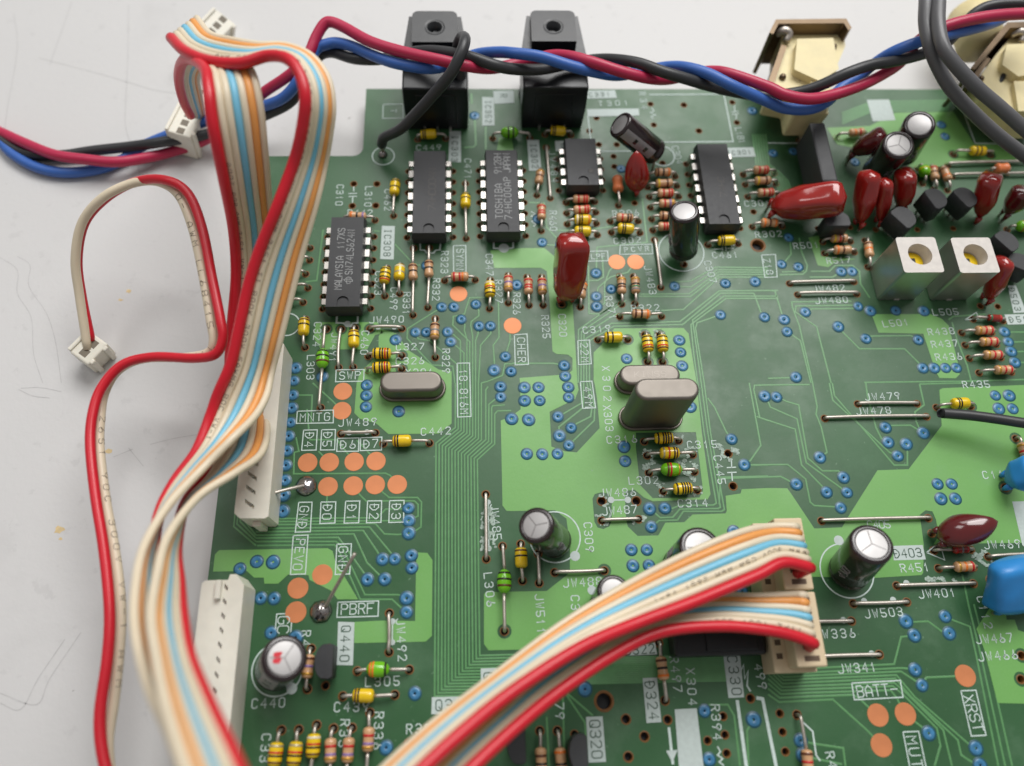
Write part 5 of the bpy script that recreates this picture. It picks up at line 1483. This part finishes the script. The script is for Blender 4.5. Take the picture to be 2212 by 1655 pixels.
def coil_can(lab, tl, tr, br, bl_, h):
    q = [at(p, h) for p in (tl, tr, br, bl_)]
    cx, cy = sum(p[0] for p in q) / 4, sum(p[1] for p in q) / 4
    w = 3.6
    th = thing('coil_can', lab, 'coil', (cx, cy, 0), 'square metal coil cans')
    bowl = circle(cx + .1, cy + .1, 2.15, 28)
    o = [(cx - w, cy - w), (cx + w, cy - w), (cx + w, cy + w), (cx - w, cy + w)]
    rr = []
    for i, (sx, sy) in enumerate(((-1, -1), (1, -1), (1, 1), (-1, 1))):
        for k in range(5):
            a_ = math.radians([180, 270, 0, 90][i] + 22.5 * k)
            rr.append((cx + sx * (w - .5) + .5 * math.cos(a_), cy + sy * (w - .5) + .5 * math.sin(a_)))
    vv, ff, _ = sheet_vf(rr, [bowl], h, 0)
    b = len(vv)
    inner = bowl
    mesh_obj('top', vv, ff, SHTOP, th)
    n = len(rr)
    lv = [(rr, .15), (rr, h - .25), ([(cx + (p[0] - cx) * .985, cy + (p[1] - cy) * .985) for p in rr], h - .004)]
    vv, ff = [], []
    for lp, z in lv:
        vv += [(p[0], p[1], z) for p in lp]
    for i in range(2):
        for k in range(n):
            j = (k + 1) % n
            ff.append((i * n + k, i * n + j, (i + 1) * n + j, (i + 1) * n + k))
    mesh_obj('shield', vv, ff, SHIELD, th)
    # bore lining and the yellow screw core
    vv, ff = lathe_vf([(h - .003, 2.15), (h - 5.5, 2.05)], (cx + .1, cy + .1, 0), (0, 0, 1), 28)
    mesh_obj('bore', vv, ff[:28] + [ff[-1]], SHTOP, th, True)
    core = lathe('screw_core', [(h - 5.4, 1.85), (h - 2.5, 1.85), (h - 2.3, 1.7), (h - 2.3, .1)], (cx + .1, cy + .1, 0), (0, 0, 1), YEL, th, 24)
    boxo('core_slot', (cx - .25, cx + .45, cy - .45, cy + .65, h - 2.4, h - 2.27), DARK, core)
    for sx in (-1, 1):
        boxo('ground_tab', (cx - .5, cx + .5, cy + sx * w - .12, cy + sx * w + .12, -1.8, .3), SHIELD, th)


coil_can('square metal coil can with yellow core beside the label L501', *t('31', 1105, 400, 1440, 395, 1532, 690, 1168, 702), 10.0)
coil_can('square metal coil can with yellow core above the label L505', *t('31', 1580, 405, 1920, 395, 2012, 690, 1650, 710), 10.0)

# ------------------------------------------------------------------ optical sockets


def optical(lab, x0, x1, yb):
    a, b = at((x0, yb), 0), at((x1, yb), 0)
    cx, yf = (a[0] + b[0]) / 2, a[1]
    w = (b[0] - a[0]) / 2
    th = thing('optical_socket', lab, 'optical socket', (cx, yf + 5, 0), 'black optical sockets on the board edge')
    prof = [(-w, 0.05), (w, 0.05), (w * 1.04, 5.5), (w * 1.02, 11.2), (-w * 1.02, 11.2), (-w * 1.04, 5.5)]
    n = len(prof)
    body = mesh_obj('housing', [(cx + p[0], yf, p[1]) for p in prof] + [(cx + p[0], yf + 8.5, p[1]) for p in prof],
                    [(i, (i + 1) % n, n + (i + 1) % n, n + i) for i in range(n)] + [tuple(range(n))[::-1], tuple(range(n, 2 * n))], BLACKG, th)
    bevel(body, .35, 3)
    boxo('face_recess_frame', (cx - w * .62, cx + w * .62, yf - .12, yf + .1, 1.2, 9.6), BLACKG, body, .1)
    # rear flange, tapering, carries the screw boss
    tw, zt = 4.35, 13.2
    rear = [(w * 1.02, 8.4), (4.9, 17.0), (-4.9, 17.0), (-w * 1.02, 8.4)]
    vv = [(cx + q[0], yf + q[1], .6) for q in rear] + [(cx + q[0], yf + q[1], 10.6 if q[1] < 10 else 12.2) for q in rear]
    rr = mesh_obj('rear_flange', vv, [(0, 1, 2, 3)[::-1], (4, 5, 6, 7), (0, 1, 5, 4)[::-1], (1, 2, 6, 5)[::-1], (2, 3, 7, 6)[::-1], (3, 0, 4, 7)[::-1]], BLACKG, th)
    bevel(rr, .2, 2)
    hc = (cx, yf + 13.4)
    top = [(cx - tw, yf + 9.6), (cx + tw, yf + 9.6)]
    for sx, a0 in ((1, 0), (-1, 90)):
        for k in range(5):
            q = math.radians(a0 + 22.5 * k)
            top.append((cx + sx * (tw - 1.2) + 1.2 * math.cos(q), yf + 16.4 + 1.2 * math.sin(q)))
    vv, ff, _ = sheet_vf(top, [circle(hc[0], hc[1], 1.5, 22)], zt, 3.4)
    tab = mesh_obj('screw_boss', vv, ff, BLACKG, th)
    bevel(tab, .3, 3)
    vv, ff = lathe_vf([(zt + .03, 2.0), (zt - .03, 1.5), (zt - .9, 1.15), (zt - 1.1, .8), (zt - 3.3, .75)], (hc[0], hc[1], 0), (0, 0, 1), 22)
    mesh_obj('screw_hole', vv, ff[:-2] + [ff[-1]], BLACKG, tab, True)
    for k in range(3):
        boxo('pin', (cx - 2.8 + 2.54 * k, cx - 2.3 + 2.54 * k, yf - .5, yf - .15, -1.8, 1.2), PIN, th)


optical('black optical socket beside the printed T box, with a wire looped over it', 881, 1011, 281)
optical('black optical socket beside the printed plate C331, with no loop over it', 1126, 1256, 278)


# ------------------------------------------------------------------ cream phono jacks


def slab_px(name, pts, zt, zb, m, parent, bv=.25):
    """plate whose plan was read off the photo at its own upper height"""
    q = [at(p, zt) for p in pts]
    if sum(q[k][0] * q[(k + 1) % len(q)][1] - q[(k + 1) % len(q)][0] * q[k][1] for k in range(len(q))) < 0:
        q = q[::-1]
    vv, ff, _ = sheet_vf([p[:2] for p in q], [], zt, zt - zb)
    return bevel(mesh_obj(name, vv, ff, m, parent), bv, 2)


def jack(lab, leg, out, plate_px, arm, rivets, bars, disc=None):
    c = at(leg[0], 0)
    th = thing('phono_jack', lab, 'phono jack', (c[0], c[1] + 8, 0), 'cream phono jacks with metal brackets')
    ho = slab_px('housing', out, 9.5, 3.0, JACKC, th, .5)
    f = [at(p, .05) for p in leg] + [at(p, 9.3) for p in bars[0]]
    f2 = [q + [0, 2.2, 0] for q in f]
    n = 4
    mesh_obj('leg', f + f2, [(0, 1, 2, 3), (7, 6, 5, 4), (0, 4, 5, 1), (1, 5, 6, 2), (2, 6, 7, 3), (3, 7, 4, 0)], JACKC, th)
    rb = slab_px('raised_block', bars[1], 11.3, 9.4, JACKC, ho, .85)
    slab_px('ridge', bars[2], 10.6, 9.4, JACKC, ho, .3)
    pl = slab_px('bracket', plate_px, 12.4, 2.0, BRASS, th, .15)
    slab_px('bracket_arm', arm, 10.2, 6.0, BRASS, th, .15)
    for px, r in rivets:
        q = at(px, 9.6)
        lathe('rivet', [(0, r), (.5, r * .95), (.85, r * .7), (1.0, r * .2)], (q[0], q[1], 9.4), (0, 0, 1), BRASS, ho, 14)
    if disc:
        q = at(disc, 6.0)
        lathe('barrel', [(0, 4.6), (9.0, 4.6), (9.4, 4.0)], (q[0], q[1] - 1.0, 6.0), (0, 1, 0), JACKC, th, 24)
    q = at(bars[3], 11.0)
    tube('contact', spline([q + [-1.0, .3, -.6], q + [0, 0, .5], q + [1.1, -.5, .1], q + [.6, -1.6, -.8]], 4), .8, WIRE, th)
    tube('contact_pin', [at(bars[4], 9.8), at(bars[5], 8.2)], .5, DARK, th)


jack('cream phono jack with metal bracket behind the tall slab chip', [(1726, 297), (1752, 297)],
     [(1664, 196), (1684, 130), (1690, 60), (1822, 56), (1826, 100), (1800, 160), (1786, 242), (1717, 243), (1712, 205)], [(1662, 70), (1676, 42), (1828, 40), (1840, 60), (1833, 66), (1823, 50), (1682, 51), (1670, 74)],
     [(1655, 190), (1667, 195), (1700, 100), (1688, 96)], [((1742, 105), .8), ((1800, 103), .65), ((1690, 168), .7)],
     [[(1790, 246), (1716, 248)], [(1722, 84), (1800, 82), (1812, 150), (1770, 175), (1716, 150)], [(1752, 160), (1776, 160), (1790, 236), (1750, 236)], (1692, 70), (1733, 158), (1718, 200)])
jack('cream phono jack crossed by the pair of grey cables', [(2182, 298), (2205, 298)],
     [(2120, 160), (2150, 120), (2180, 84), (2290, 78), (2290, 250), (2200, 250), (2165, 220), (2125, 200)], [(2166, 60), (2176, 48), (2300, 44), (2300, 56), (2182, 60), (2106, 150), (2097, 147)],
     [(2100, 165), (2112, 168), (2140, 128), (2130, 122)], [((2183, 112), .8), ((2118, 172), .6)],
     [[(2250, 246), (2170, 240)], [(2175, 96), (2290, 90), (2290, 150), (2200, 165), (2165, 140)], [(2190, 175), (2225, 175), (2240, 240), (2200, 240)], (2200, 72), (2170, 160), (2145, 205)], (2118, 92))

# ------------------------------------------------------------------ white pin headers


def header(lab, right_px0, right_px1, width, h, m, n, slot, group):
    a, b = at(right_px0), at(right_px1)
    xr = (a[0] + b[0]) / 2
    y0, y1 = min(a[1], b[1]), max(a[1], b[1])
    th = thing('pin_header', lab, 'connector', (xr - width / 2, (y0 + y1) / 2, 0), group)
    outer = [(xr - width, y0 + .9), (xr - width + .9, y0 + .1), (xr - .5, y0), (xr, y0 + .3), (xr, y1 - 1.6), (xr - 1.3, y1), (xr - 2.2, y1), (xr - 2.4, y1 - .8), (xr - width + .5, y1 - .8), (xr - width, y1 - 1.2)]
    step = (y1 - y0 - 4.2) / (n - 1)
    cuts = []
    for k in range(n):
        y = y0 + 2.2 + step * k
        xa = xr - 2.3 - slot
        cuts.append([(xa, y - .05 + slot * .25), (xa + slot, y - .30 - slot * .3), (xa + slot, y + .30 - slot * .3), (xa, y + .55 + slot * .25)])
    vv, ff, _ = sheet_vf(outer, cuts, h, .55)
    b0 = len(vv)
    q = len(outer)
    vv += [(p[0], p[1], h - .55) for p in outer] + [(p[0], p[1], .05) for p in outer]
    ff += [(b0 + (k + 1) % q, b0 + k, b0 + q + k, b0 + q + (k + 1) % q) for k in range(q)]
    for c in cuts:
        b0 = len(vv)
        vv += [(p[0], p[1], h - .55) for p in c]
        ff.append((b0, b0 + 1, b0 + 2, b0 + 3))
    hs = mesh_obj('housing', vv, ff, m, th)
    for c in cuts:
        x, y = (c[0][0] + c[1][0]) / 2, (c[0][1] + c[2][1]) / 2
        boxo('pin', (x - slot * .30, x + slot * .22, y - .2, y + .2, -1.9, h - .12), PIN, th, .05, 1)
    boxo('polarity_rib', (xr - width * .55, xr - width * .30, y0 - .75, y0 + .02, .1, 4.4), m, hs, .15)
    boxo('side_wall', (xr - width * .62, xr - width * .50, y1 - 3.6, y1 - .9, h - .01, h + 1.0), m, hs, .12)


header('white pin header under the ribbon cables, beside the D pads', t('z7', 432, 110)[0], t('z7', 322, 1475)[0], 5.2, 6.2, WHITEC, 13, 1.5, 'white pin headers along the board side')
header('white pin header beside the electrolytic C440', t('z5', 492, 560)[0], (508, 1800), 6.2, 6.2, WHITEC, 16, .55, 'white pin headers along the board side')

# cream socket that the two right ribbons plug into
xr0, xr1 = at((1735, 1118), 9.0), at((1786, 1440), 9.0)
XR = (xr0[0] + xr1[0]) / 2
y0, y1 = xr1[1], xr0[1]
th = thing('ribbon_socket', 'cream socket with two ribbon cables plugged in', 'connector', (XR - 3, (y0 + y1) / 2, 0))
hs = boxo('base', (XR - 6.4, XR - .05, y0 - .6, y1 + .1, .1, 5.2), CREAMC, th, .2)
for k, (ya, yb) in enumerate(((y0, y0 + (y1 - y0) * .485), (y0 + (y1 - y0) * .5, y1))):
    pl = boxo('plug', (XR - 4.4, XR, ya, yb, 5.22, 9.0), CREAMC, th, .25)
    for j in range(6):
        yy = ya + (yb - ya) * (j + .7) / 6.4
        boxo('contact_window', (XR - 3.2, XR - 1.0, yy - .38, yy + .38, 8.8, 9.012), mat('socket_window', (96, 78, 62), .7), pl)
    for j in range(5):
        yy = ya + (yb - ya) * (j + .9) / 5.4
        boxo('latch_slot', (XR - 5.8, XR - 4.9, yy - .4, yy + .4, 5.0, 5.212), mat('socket_window', (96, 78, 62), .7), hs)

# loose white plugs on the ends of the cables


def loose_plug(lab, px, z, yaw, tilt, L, W, H, nways):
    c = at(px, z)
    th = thing('cable_plug', lab, 'connector', (c[0], c[1], TABLE_Z), 'loose white cable plugs on the worktop')
    Rm = Matrix.Rotation(math.radians(yaw), 4, 'Z') @ Matrix.Rotation(math.radians(tilt), 4, 'X')

    def tr(v):
        q = Rm @ Vector(v)
        return (c[0] + q.x, c[1] + q.y, z + q.z)

    def bx(name, b, m, par, bv=.2):
        v, f = box_vf(*b)
        return bevel(mesh_obj(name, [tr(q) for q in v], f, m, par), bv, 2)

    hs = bx('housing', (-L / 2, L / 2, -W / 2, W / 2, -H, 0), WHITEC, th, .3)
    for k in range(nways):
        x = (k - (nways - 1) / 2) * 2.0
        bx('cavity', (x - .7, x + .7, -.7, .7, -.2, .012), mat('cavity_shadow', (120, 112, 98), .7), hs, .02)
    for s in (-1, 1):
        bx('rib', (s * (L / 2 - .9) - .45, s * (L / 2 - .9) + .45, -W / 2 - .6, -W / 2 + .1, -H, .5), WHITEC, hs, .2)
    bx('ridge', (-L / 2 + .2, L / 2 - .2, W / 2 - .1, W / 2 + .6, -H * .6, .3), WHITEC, hs, .2)
    return th


loose_plug('loose white two way plug standing on the worktop with one cable', (192, 752), 1.4, 55, 12, 4.8, 3.9, 5.2, 2)
loose_plug('loose white plug on the ribbon that curls down over the twisted wires', (412, 240), 3.0, 75, 8, 12.0, 4.6, 6.8, 6)
loose_plug('loose white plug behind the far end of the wide ribbon loop', (450, 75), 1.5, 60, 25, 12.0, 4.6, 5.2, 6)

# ------------------------------------------------------------------ solder blobs with bare wire stubs
for lab, bp, pts in [('bare wire stub soldered to the pad above the GND box, pointing at the header', t('12', 435, 888)[0], [(t('12', 445, 880)[0], .6), (t('12', 250, 925)[0], 2.6), (t('02', 2056, 1035)[0], 5.4)]),
                     ('bare wire stub rising from the solder blob beside the PBRF box', t('z5', 1045, 820)[0], [(t('z5', 1070, 800)[0], .6), (t('z5', 1200, 560)[0], 4.2), (t('z5', 1325, 340)[0], 7.5)])]:
    c = at(bp)
    th = thing('wire_stub', lab, 'wire stub', (c[0], c[1], 0), 'wire stubs soldered to test pads')
    vv, ff = lathe_vf([(0.02, 1.75), (.35, 1.6), (.8, 1.15), (1.1, .6), (1.2, .1)], (c[0], c[1], 0), (0, 0, 1), 20)
    vv = [np.array(q) + np.array([random.uniform(-.09, .09), random.uniform(-.09, .09), random.uniform(-.05, .05) if q[2] > .1 else 0]) for q in vv]
    mesh_obj('solder_blob', vv, ff, SOLDER, th, True)
    tube('wire', spline([at(p, z) for p, z in pts], 6), .3, WIRE, th, 10)

# ------------------------------------------------------------------ cables


def on_wire(path, r, txt, s0, pitch, up, m, parent, size=.75):
    """lettering laid on the upper side of a wire"""
    P = [np.asarray(p, float) for p in path]
    cum = [0.0]
    for i in range(1, len(P)):
        cum.append(cum[-1] + np.linalg.norm(P[i] - P[i - 1]))

    def fr(s):
        s = min(max(s, 0), cum[-1] - 1e-6)
        i = max(k for k in range(len(cum)) if cum[k] <= s)
        i = min(i, len(P) - 2)
        u = (s - cum[i]) / (cum[i + 1] - cum[i] + 1e-9)
        c = P[i] * (1 - u) + P[i + 1] * u
        tt = P[i + 1] - P[i]
        tt /= np.linalg.norm(tt)
        n = up - tt * np.dot(up, tt)
        n /= np.linalg.norm(n)
        return c, tt, n, np.cross(n, tt)
    vv, ff = [], []
    for k, ch in enumerate(txt):
        for pl in glyph(ch):
            pts = []
            for i in range(len(pl) - 1):
                pts += [tuple(np.array(pl[i]) * (1 - u) + np.array(pl[i + 1]) * u) for u in (0, .5)]
            pts.append(pl[-1])
            q = []
            for gx, gy in pts:
                c, tt, n, sd = fr(s0 + k * pitch + (gx - .5) * size * .9)
                a_ = (gy - .5) * size / r
                q.append(c + (n * math.cos(a_) + sd * math.sin(a_)) * r * 1.012)
            v, f = tube_vf(q, .055, 4)
            b = len(vv)
            vv += list(v)
            ff += [tuple(b + i for i in g) for g in f]
    if vv:
        o = mesh_obj('wire_print', vv, ff, m, parent)
        o['kind'] = 'stuff'


CAMDIR = CAMR[:, 2]


def ribbon(lab, stations, sign, W=6.6, text=None, tstart=10, twire=1, group='flat ribbon cables with red, cream, blue and orange wires', extra=None):
    cols = [W_RED, W_CRM, W_CRM, W_BLU, W_CRM, W_ORG, W_CRM]
    A, B = [], []
    for i_, (ru, zr, ou) in enumerate(stations):
        sgn = sign(i_) if callable(sign) else sign
        pr = at(ru, zr)
        d = at(ou, 0.0) - CAMC
        d /= np.linalg.norm(d)
        tcl = np.dot(pr - CAMC, d)
        h2 = np.linalg.norm(pr - (CAMC + d * tcl))
        if h2 < W:
            po = CAMC + d * (tcl - sgn * math.sqrt(W * W - h2 * h2))
        else:
            po = CAMC + d * tcl
            po = pr + (po - pr) / np.linalg.norm(po - pr) * W
        A.append(pr)
        B.append(po)
    A, B = spline(A, 7), spline(B, 7)
    mid = [(a + b) / 2 for a, b in zip(A, B)]
    th = thing('ribbon_cable', lab, 'ribbon cable', tuple(mid[len(mid) // 2]), group)
    n = len(cols)
    r = W / (n - 1) / 2
    for k in range(n):
        u = k / (n - 1)
        pth = []
        for a, b in zip(A, B):
            c = (a + b) / 2
            w = (b - a)
            w = w / np.linalg.norm(w)
            pth.append(c - w * W / 2 + w * (W * u - (.30 if k == 0 else 0)))
        if extra:
            pth = pth[:0] + [extra(k, pth[0])] + pth
        o = tube('wire', pth, r * (1.5 if k == 0 else 1.04), cols[k], th, 10)
        if text and k == twire:
            on_wire(pth, r * 1.04, text, tstart, 1.0, CAMDIR, INKW, o, .62)
    return th


R1 = [((372, 80), 34, (425, 40)), ((400, 108), 36, (455, 75)), ((450, 129), 38, (505, 88)), ((520, 135), 40, (560, 97)), ((580, 120), 41, (620, 99)), ((625, 128), 42, (672, 122)), ((652, 165), 42, (708, 170)), ((662, 215), 41, (718, 230)), ((655, 280), 38, (712, 290)),
      ((638, 350), 34, (700, 360)), ((605, 440), 31, (682, 440)), ((565, 540), 27, (652, 545)), ((540, 620), 24, (628, 640)), ((520, 710), 21, (603, 740)), ((498, 800), 18, (585, 810)), ((462, 890), 15, (560, 886)), ((430, 970), 15, (505, 945)), ((380, 1040), 15, (440, 1010)),
      ((345, 1110), 17, (365, 1090)), ((330, 1200), 20, (312, 1180)), ((335, 1290), 24, (293, 1270)), ((345, 1370), 27, (292, 1360)), ((375, 1480), 32, (320, 1480)), ((420, 1580), 36, (365, 1580)), ((470, 1700), 40, (410, 1700)), ((500, 1780), 43, (440, 1780))]
ribbon('wide ribbon cable looping highest, crossing in front of the other one', R1, lambda i: -1 if i < 15 else 1, text='AWM CSA LL68415 TYPE I 90C 300V VW-1 AWM 2651 TI BOOK 300V SAWMG BOC VW-1', tstart=14)
R2 = [((413, 250), 6, (440, 252)), ((397, 215), 15, (430, 200)), ((388, 170), 24, (425, 165)), ((397, 133), 32, (440, 140)), ((422, 130), 36, (470, 122)), ((448, 152), 39, (520, 137)), ((455, 190), 40, (545, 158)), ((460, 240), 39, (560, 220)), ((472, 310), 36, (570, 310)), ((490, 400), 30, (578, 400)),
      ((508, 500), 21, (585, 500)), ((513, 600), 15, (588, 600)), ((505, 700), 11.5, (586, 720)), ((500, 780), 9.5, (580, 820)), ((498, 860), 9.5, (575, 890)), ((472, 958), 12, (568, 972)), ((445, 1030), 12, (510, 1020)), ((400, 1090), 14, (430, 1072)), ((380, 1180), 19, (365, 1155)), ((385, 1260), 24, (340, 1240)),
      ((390, 1330), 29, (327, 1330)), ((405, 1420), 35, (338, 1420)), ((445, 1520), 41, (358, 1520)), ((500, 1640), 47, (395, 1640)), ((530, 1720), 51, (425, 1720)), ((550, 1790), 53, (450, 1790))]
ribbon('ribbon cable hanging behind, its plug curled over the twisted wires', R2, lambda i: -1 if i < 15 else 1, text='AOOZ DOB AWM 2651 VW-1 AW', tstart=60)
U1 = [((1750, 1222), 12.5, (1722, 1137)), ((1690, 1212), 13.5, (1668, 1137)), ((1631, 1240), 14.5, (1600, 1150)), ((1531, 1282), 15.5, (1500, 1190)), ((1381, 1340), 17.5, (1340, 1272)), ((1256, 1395), 20, (1206, 1355)), ((1106, 1492), 23, (1066, 1462)), ((985, 1590), 26, (945, 1556)), ((890, 1680), 28, (845, 1645)), ((800, 1780), 30, (750, 1740))]
ribbon('upper of the two ribbon cables plugged into the cream socket', U1, -1, text='-WWA 300V CSA AWM 2651 VW-1', tstart=3, twire=2, extra=lambda k, p: np.array([XR - 2.2, p[1] - .3, 8.3]))
U2 = [((1757, 1385), 11.5, (1738, 1285)), ((1715, 1370), 12, (1700, 1285)), ((1656, 1358), 12.5, (1640, 1288)), ((1556, 1350), 13, (1530, 1290)), ((1431, 1362), 14, (1400, 1315)), ((1331, 1408), 15.5, (1296, 1368)), ((1206, 1492), 18, (1178, 1446)), ((1106, 1575), 21, (1078, 1536)), ((1000, 1675), 24, (966, 1640)), ((920, 1770), 26, (880, 1735))]
ribbon('lower of the two ribbon cables plugged into the cream socket', U2, -1, text='TYPE 900V 300V', tstart=5, twire=1, extra=lambda k, p: np.array([XR - 2.2, p[1] - .3, 8.3]))

th = thing('two_wire_cable', 'red and cream two wire cable looping across the bare worktop', 'cable', at((237, 1350), TABLE_Z))
crm = [(190, 755, 1), (172, 640, 6), (163, 560, 10), (178, 480, 14), (225, 425, 17), (290, 395, 18), (345, 394, 18.5), (388, 425, 18.5), (418, 500, 17.5), (440, 600, 16.5), (455, 690, 15.5), (462, 735, 14.5), (450, 762, 13), (400, 772, 11.5), (310, 775, 9.5), (255, 800, 8.5), (225, 850, 8), (216, 910, 8), (215, 970, 8), (228, 1080, 8), (246, 1180, 8), (258, 1270, 8),
       (261, 1340, 8), (256, 1420, 8), (245, 1520, 8), (233, 1610, 8), (246, 1720, 8), (270, 1800, 8)]
red = [(197, 738, 1.2), (177, 640, 4.8), (168, 560, 8.5), (183, 482, 12), (229, 428, 15), (290, 394, 17.5), (352, 388, 20), (404, 415, 19.8), (436, 490, 18.6), (458, 600, 17.5), (476, 690, 16.8), (481, 732, 16), (465, 765, 15), (420, 774, 13.5), (330, 771, 11.5), (265, 788, 10.8), (221, 835, 10.4), (201, 890, 10.2), (195, 960, 10), (206, 1070, 10), (222, 1170, 10), (233, 1265, 10),
       (237, 1345, 10), (231, 1430, 10), (216, 1540, 10), (221, 1625, 10), (245, 1720, 10), (270, 1800, 10)]
pc = spline([at(q[:2], q[2]) for q in crm], 6)
oc = tube('wire', pc, .74, W_CRM, th, 12)
tube('wire', spline([at(q[:2], q[2]) for q in red], 6), .76, W_RED, th, 12)
on_wire(pc, .74, 'O- AWM LL68415 TYPE', 43, 1.75, CAMDIR, INKW, oc, .95)
on_wire(pc, .74, '2651 90C 300V VW-1 AWM', 96, 1.9, np.array([1, -.3, .6]), INKW, oc, .95)

# three twisted wires
TW3 = {'crimson': (W_MAG, [(-40, 268, -2.6), (0, 285, -2.4), (60, 312, -1.2), (120, 335, -.4), (190, 345, -.2), (250, 350, -.6), (310, 342, -1.6), (370, 328, -2.2), (430, 308, -1), (500, 270, 2), (560, 208, 6), (620, 166, 10), (660, 130, 12.5), (682, 82, 14), (700, 53, 15), (716, 48, 15.3), (745, 60, 15.5), (800, 90, 16.4), (870, 112, 17.2), (950, 130, 18), (1010, 143, 17.5), (1060, 148, 14.5), (1115, 138, 13.5),
                            (1185, 121, 15), (1231, 122, 17), (1281, 135, 18), (1343, 155, 17.5), (1400, 169, 16), (1445, 171, 13.5), (1495, 160, 13), (1540, 154, 15), (1581, 161, 16.5), (1659, 188, 17), (1696, 205, 17), (1746, 214, 16.5), (1796, 206, 16), (1859, 185, 16), (1909, 160, 15.5), (1945, 135, 15.5), (1975, 98, 18), (2001, 76, 21), (2059, 52, 22.5), (2134, 36, 23), (2212, 30, 23), (2290, 30, 23)]),
       'blue': (W_DBL, [(-40, 268, -2.8), (0, 305, -2.8), (30, 335, -2.8), (80, 362, -2.8), (140, 373, -2.8), (210, 366, -2.8), (265, 345, -2.9), (300, 320, -2.4), (337, 303, -1.2), (400, 278, .4), (445, 262, 1.4), (520, 240, 3.5), (580, 226, 6), (620, 205, 8.5), (655, 158, 11.5), (682, 108, 12.5), (705, 96, 13), (730, 93, 13.3), (765, 102, 14), (810, 122, 14.8), (860, 138, 15.4), (930, 148, 15.5), (975, 138, 13), (1028, 118, 13.5),
                         (1073, 113, 16), (1110, 115, 17.6), (1168, 123, 18.2), (1231, 142, 17.5), (1281, 155, 16.2), (1331, 163, 14), (1385, 155, 12.8), (1438, 145, 14), (1481, 146, 16.4), (1531, 160, 17.6), (1581, 185, 17.6), (1659, 220, 15), (1696, 234, 14), (1746, 236, 13.5), (1784, 222, 13), (1821, 187, 13.2), (1859, 163, 13.6), (1896, 132, 16), (1934, 110, 19), (1984, 91, 21), (2034, 78, 21), (2109, 60, 20.5), (2155, 45, 19.5), (2190, 24, 19.5), (2212, 15, 20), (2290, 0, 21)]),
       'black': (W_BLK, [(-40, 268, -2.9), (0, 300, -2.7), (40, 325, -2.8), (80, 336, -2.7), (140, 335, -2.8), (200, 326, -2.2), (280, 317, -1.2), (350, 307, .2), (440, 292, .6), (520, 268, 1.5), (580, 246, 3.5), (630, 218, 6), (660, 170, 9), (685, 125, 10), (715, 113, 11), (765, 127, 12.3), (823, 128, 13), (880, 115, 13.6), (928, 110, 15.5), (978, 115, 17.2), (1015, 123, 18), (1065, 140, 17.6), (1106, 149, 16),
                          (1168, 150, 14), (1230, 138, 13), (1286, 129, 13.8), (1331, 129, 16), (1381, 137, 17.6), (1431, 155, 18), (1481, 170, 17), (1531, 185, 15), (1581, 197, 13.5), (1650, 208, 13), (1709, 202, 14), (1759, 190, 15.5), (1834, 157, 18.2), (1884, 140, 18.5), (1934, 132, 18), (2009, 112, 17.5), (2046, 92, 18), (2080, 55, 18.5), (2109, 27, 20), (2146, 12, 21), (2212, 9, 21.5), (2290, 14, 22)])}
for nm, (m, pts) in TW3.items():
    pth = spline([at(q[:2], q[2]) for q in pts], 6)
    th = thing('insulated_wire', {'crimson': 'crimson wire of the loosely twisted trio, highest at the bend', 'blue': 'dark blue wire of the loosely twisted trio', 'black': 'black wire of the loosely twisted trio, crossing both optical sockets'}[nm], 'wire', tuple(pth[len(pth) // 2]), 'loosely twisted trio of wires')
    tube('insulation', pth, 1.03, m, th, 12)
c = at((827, 335))
th = thing('insulated_wire', 'black wire soldered inside a printed ring and hooked over the twisted trio', 'wire', (c[0], c[1], 0))
tube('bare_end', [at((827, 336), -1.5), at((826, 322), 1.6), at((825, 310), 3.2)], .45, WIRE, th)
tube('insulation', spline([at((825, 312), 2.8), at((826, 305), 4), at((832, 296), 5.2), at((865, 279), 8.5), at((903, 241), 13), at((940, 200), 17), at((973, 160), 20.5), at((993, 122), 22.5), at((1003, 95), 23), at((1004, 82), 22), at((996, 82), 19.5), at((988, 105), 16.5), at((994, 150), 12.5), at((997, 185), 9.5), at((998, 210), 7.0)], 6), 1.0, W_BLK, th, 12)
lathe('solder', [(0, 1.0), (.4, .8), (1.0, .5)], (c[0], c[1], 0.02), (0, 0, 1), SOLDER, th, 14)
for lab, pts in [('grey cable of the pair draped over the jack, looser one towards the board', [(2000, -60, 26), (2000, 0, 26), (1999, 50, 25), (2009, 100, 24), (2029, 150, 22), (2059, 198, 20), (2109, 250, 17), (2159, 295, 15), (2212, 335, 13), (2280, 385, 12)]),
                 ('grey cable of the pair draped over the jack, outer one touching the bracket', [(2028, -60, 27), (2028, 0, 27), (2027, 50, 26.5), (2037, 100, 26), (2064, 140, 25), (2109, 188, 23), (2159, 231, 21), (2212, 278, 19), (2280, 335, 17)])]:
    pth = spline([at(q[:2], q[2]) for q in pts], 6)
    th = thing('grey_cable', lab, 'cable', tuple(pth[len(pth) // 2]), 'pair of grey cables')
    tube('jacket', pth, 1.18, W_GRY, th, 14)
pth = spline([at(q[:2], q[2]) for q in [(2034, 893, 4.0), (2041, 893, 4.0), (2100, 898, 4.6), (2160, 906, 5.2), (2212, 914, 5.8), (2300, 925, 6.5)]], 6)
th = thing('probe_lead', 'stiff black lead reaching in from the side beside wire JW478', 'cable', tuple(pth[10]))
tube('jacket', pth, [.5, .75, .86] + [.88] * (len(pth) - 3), W_BLK, th, 14)
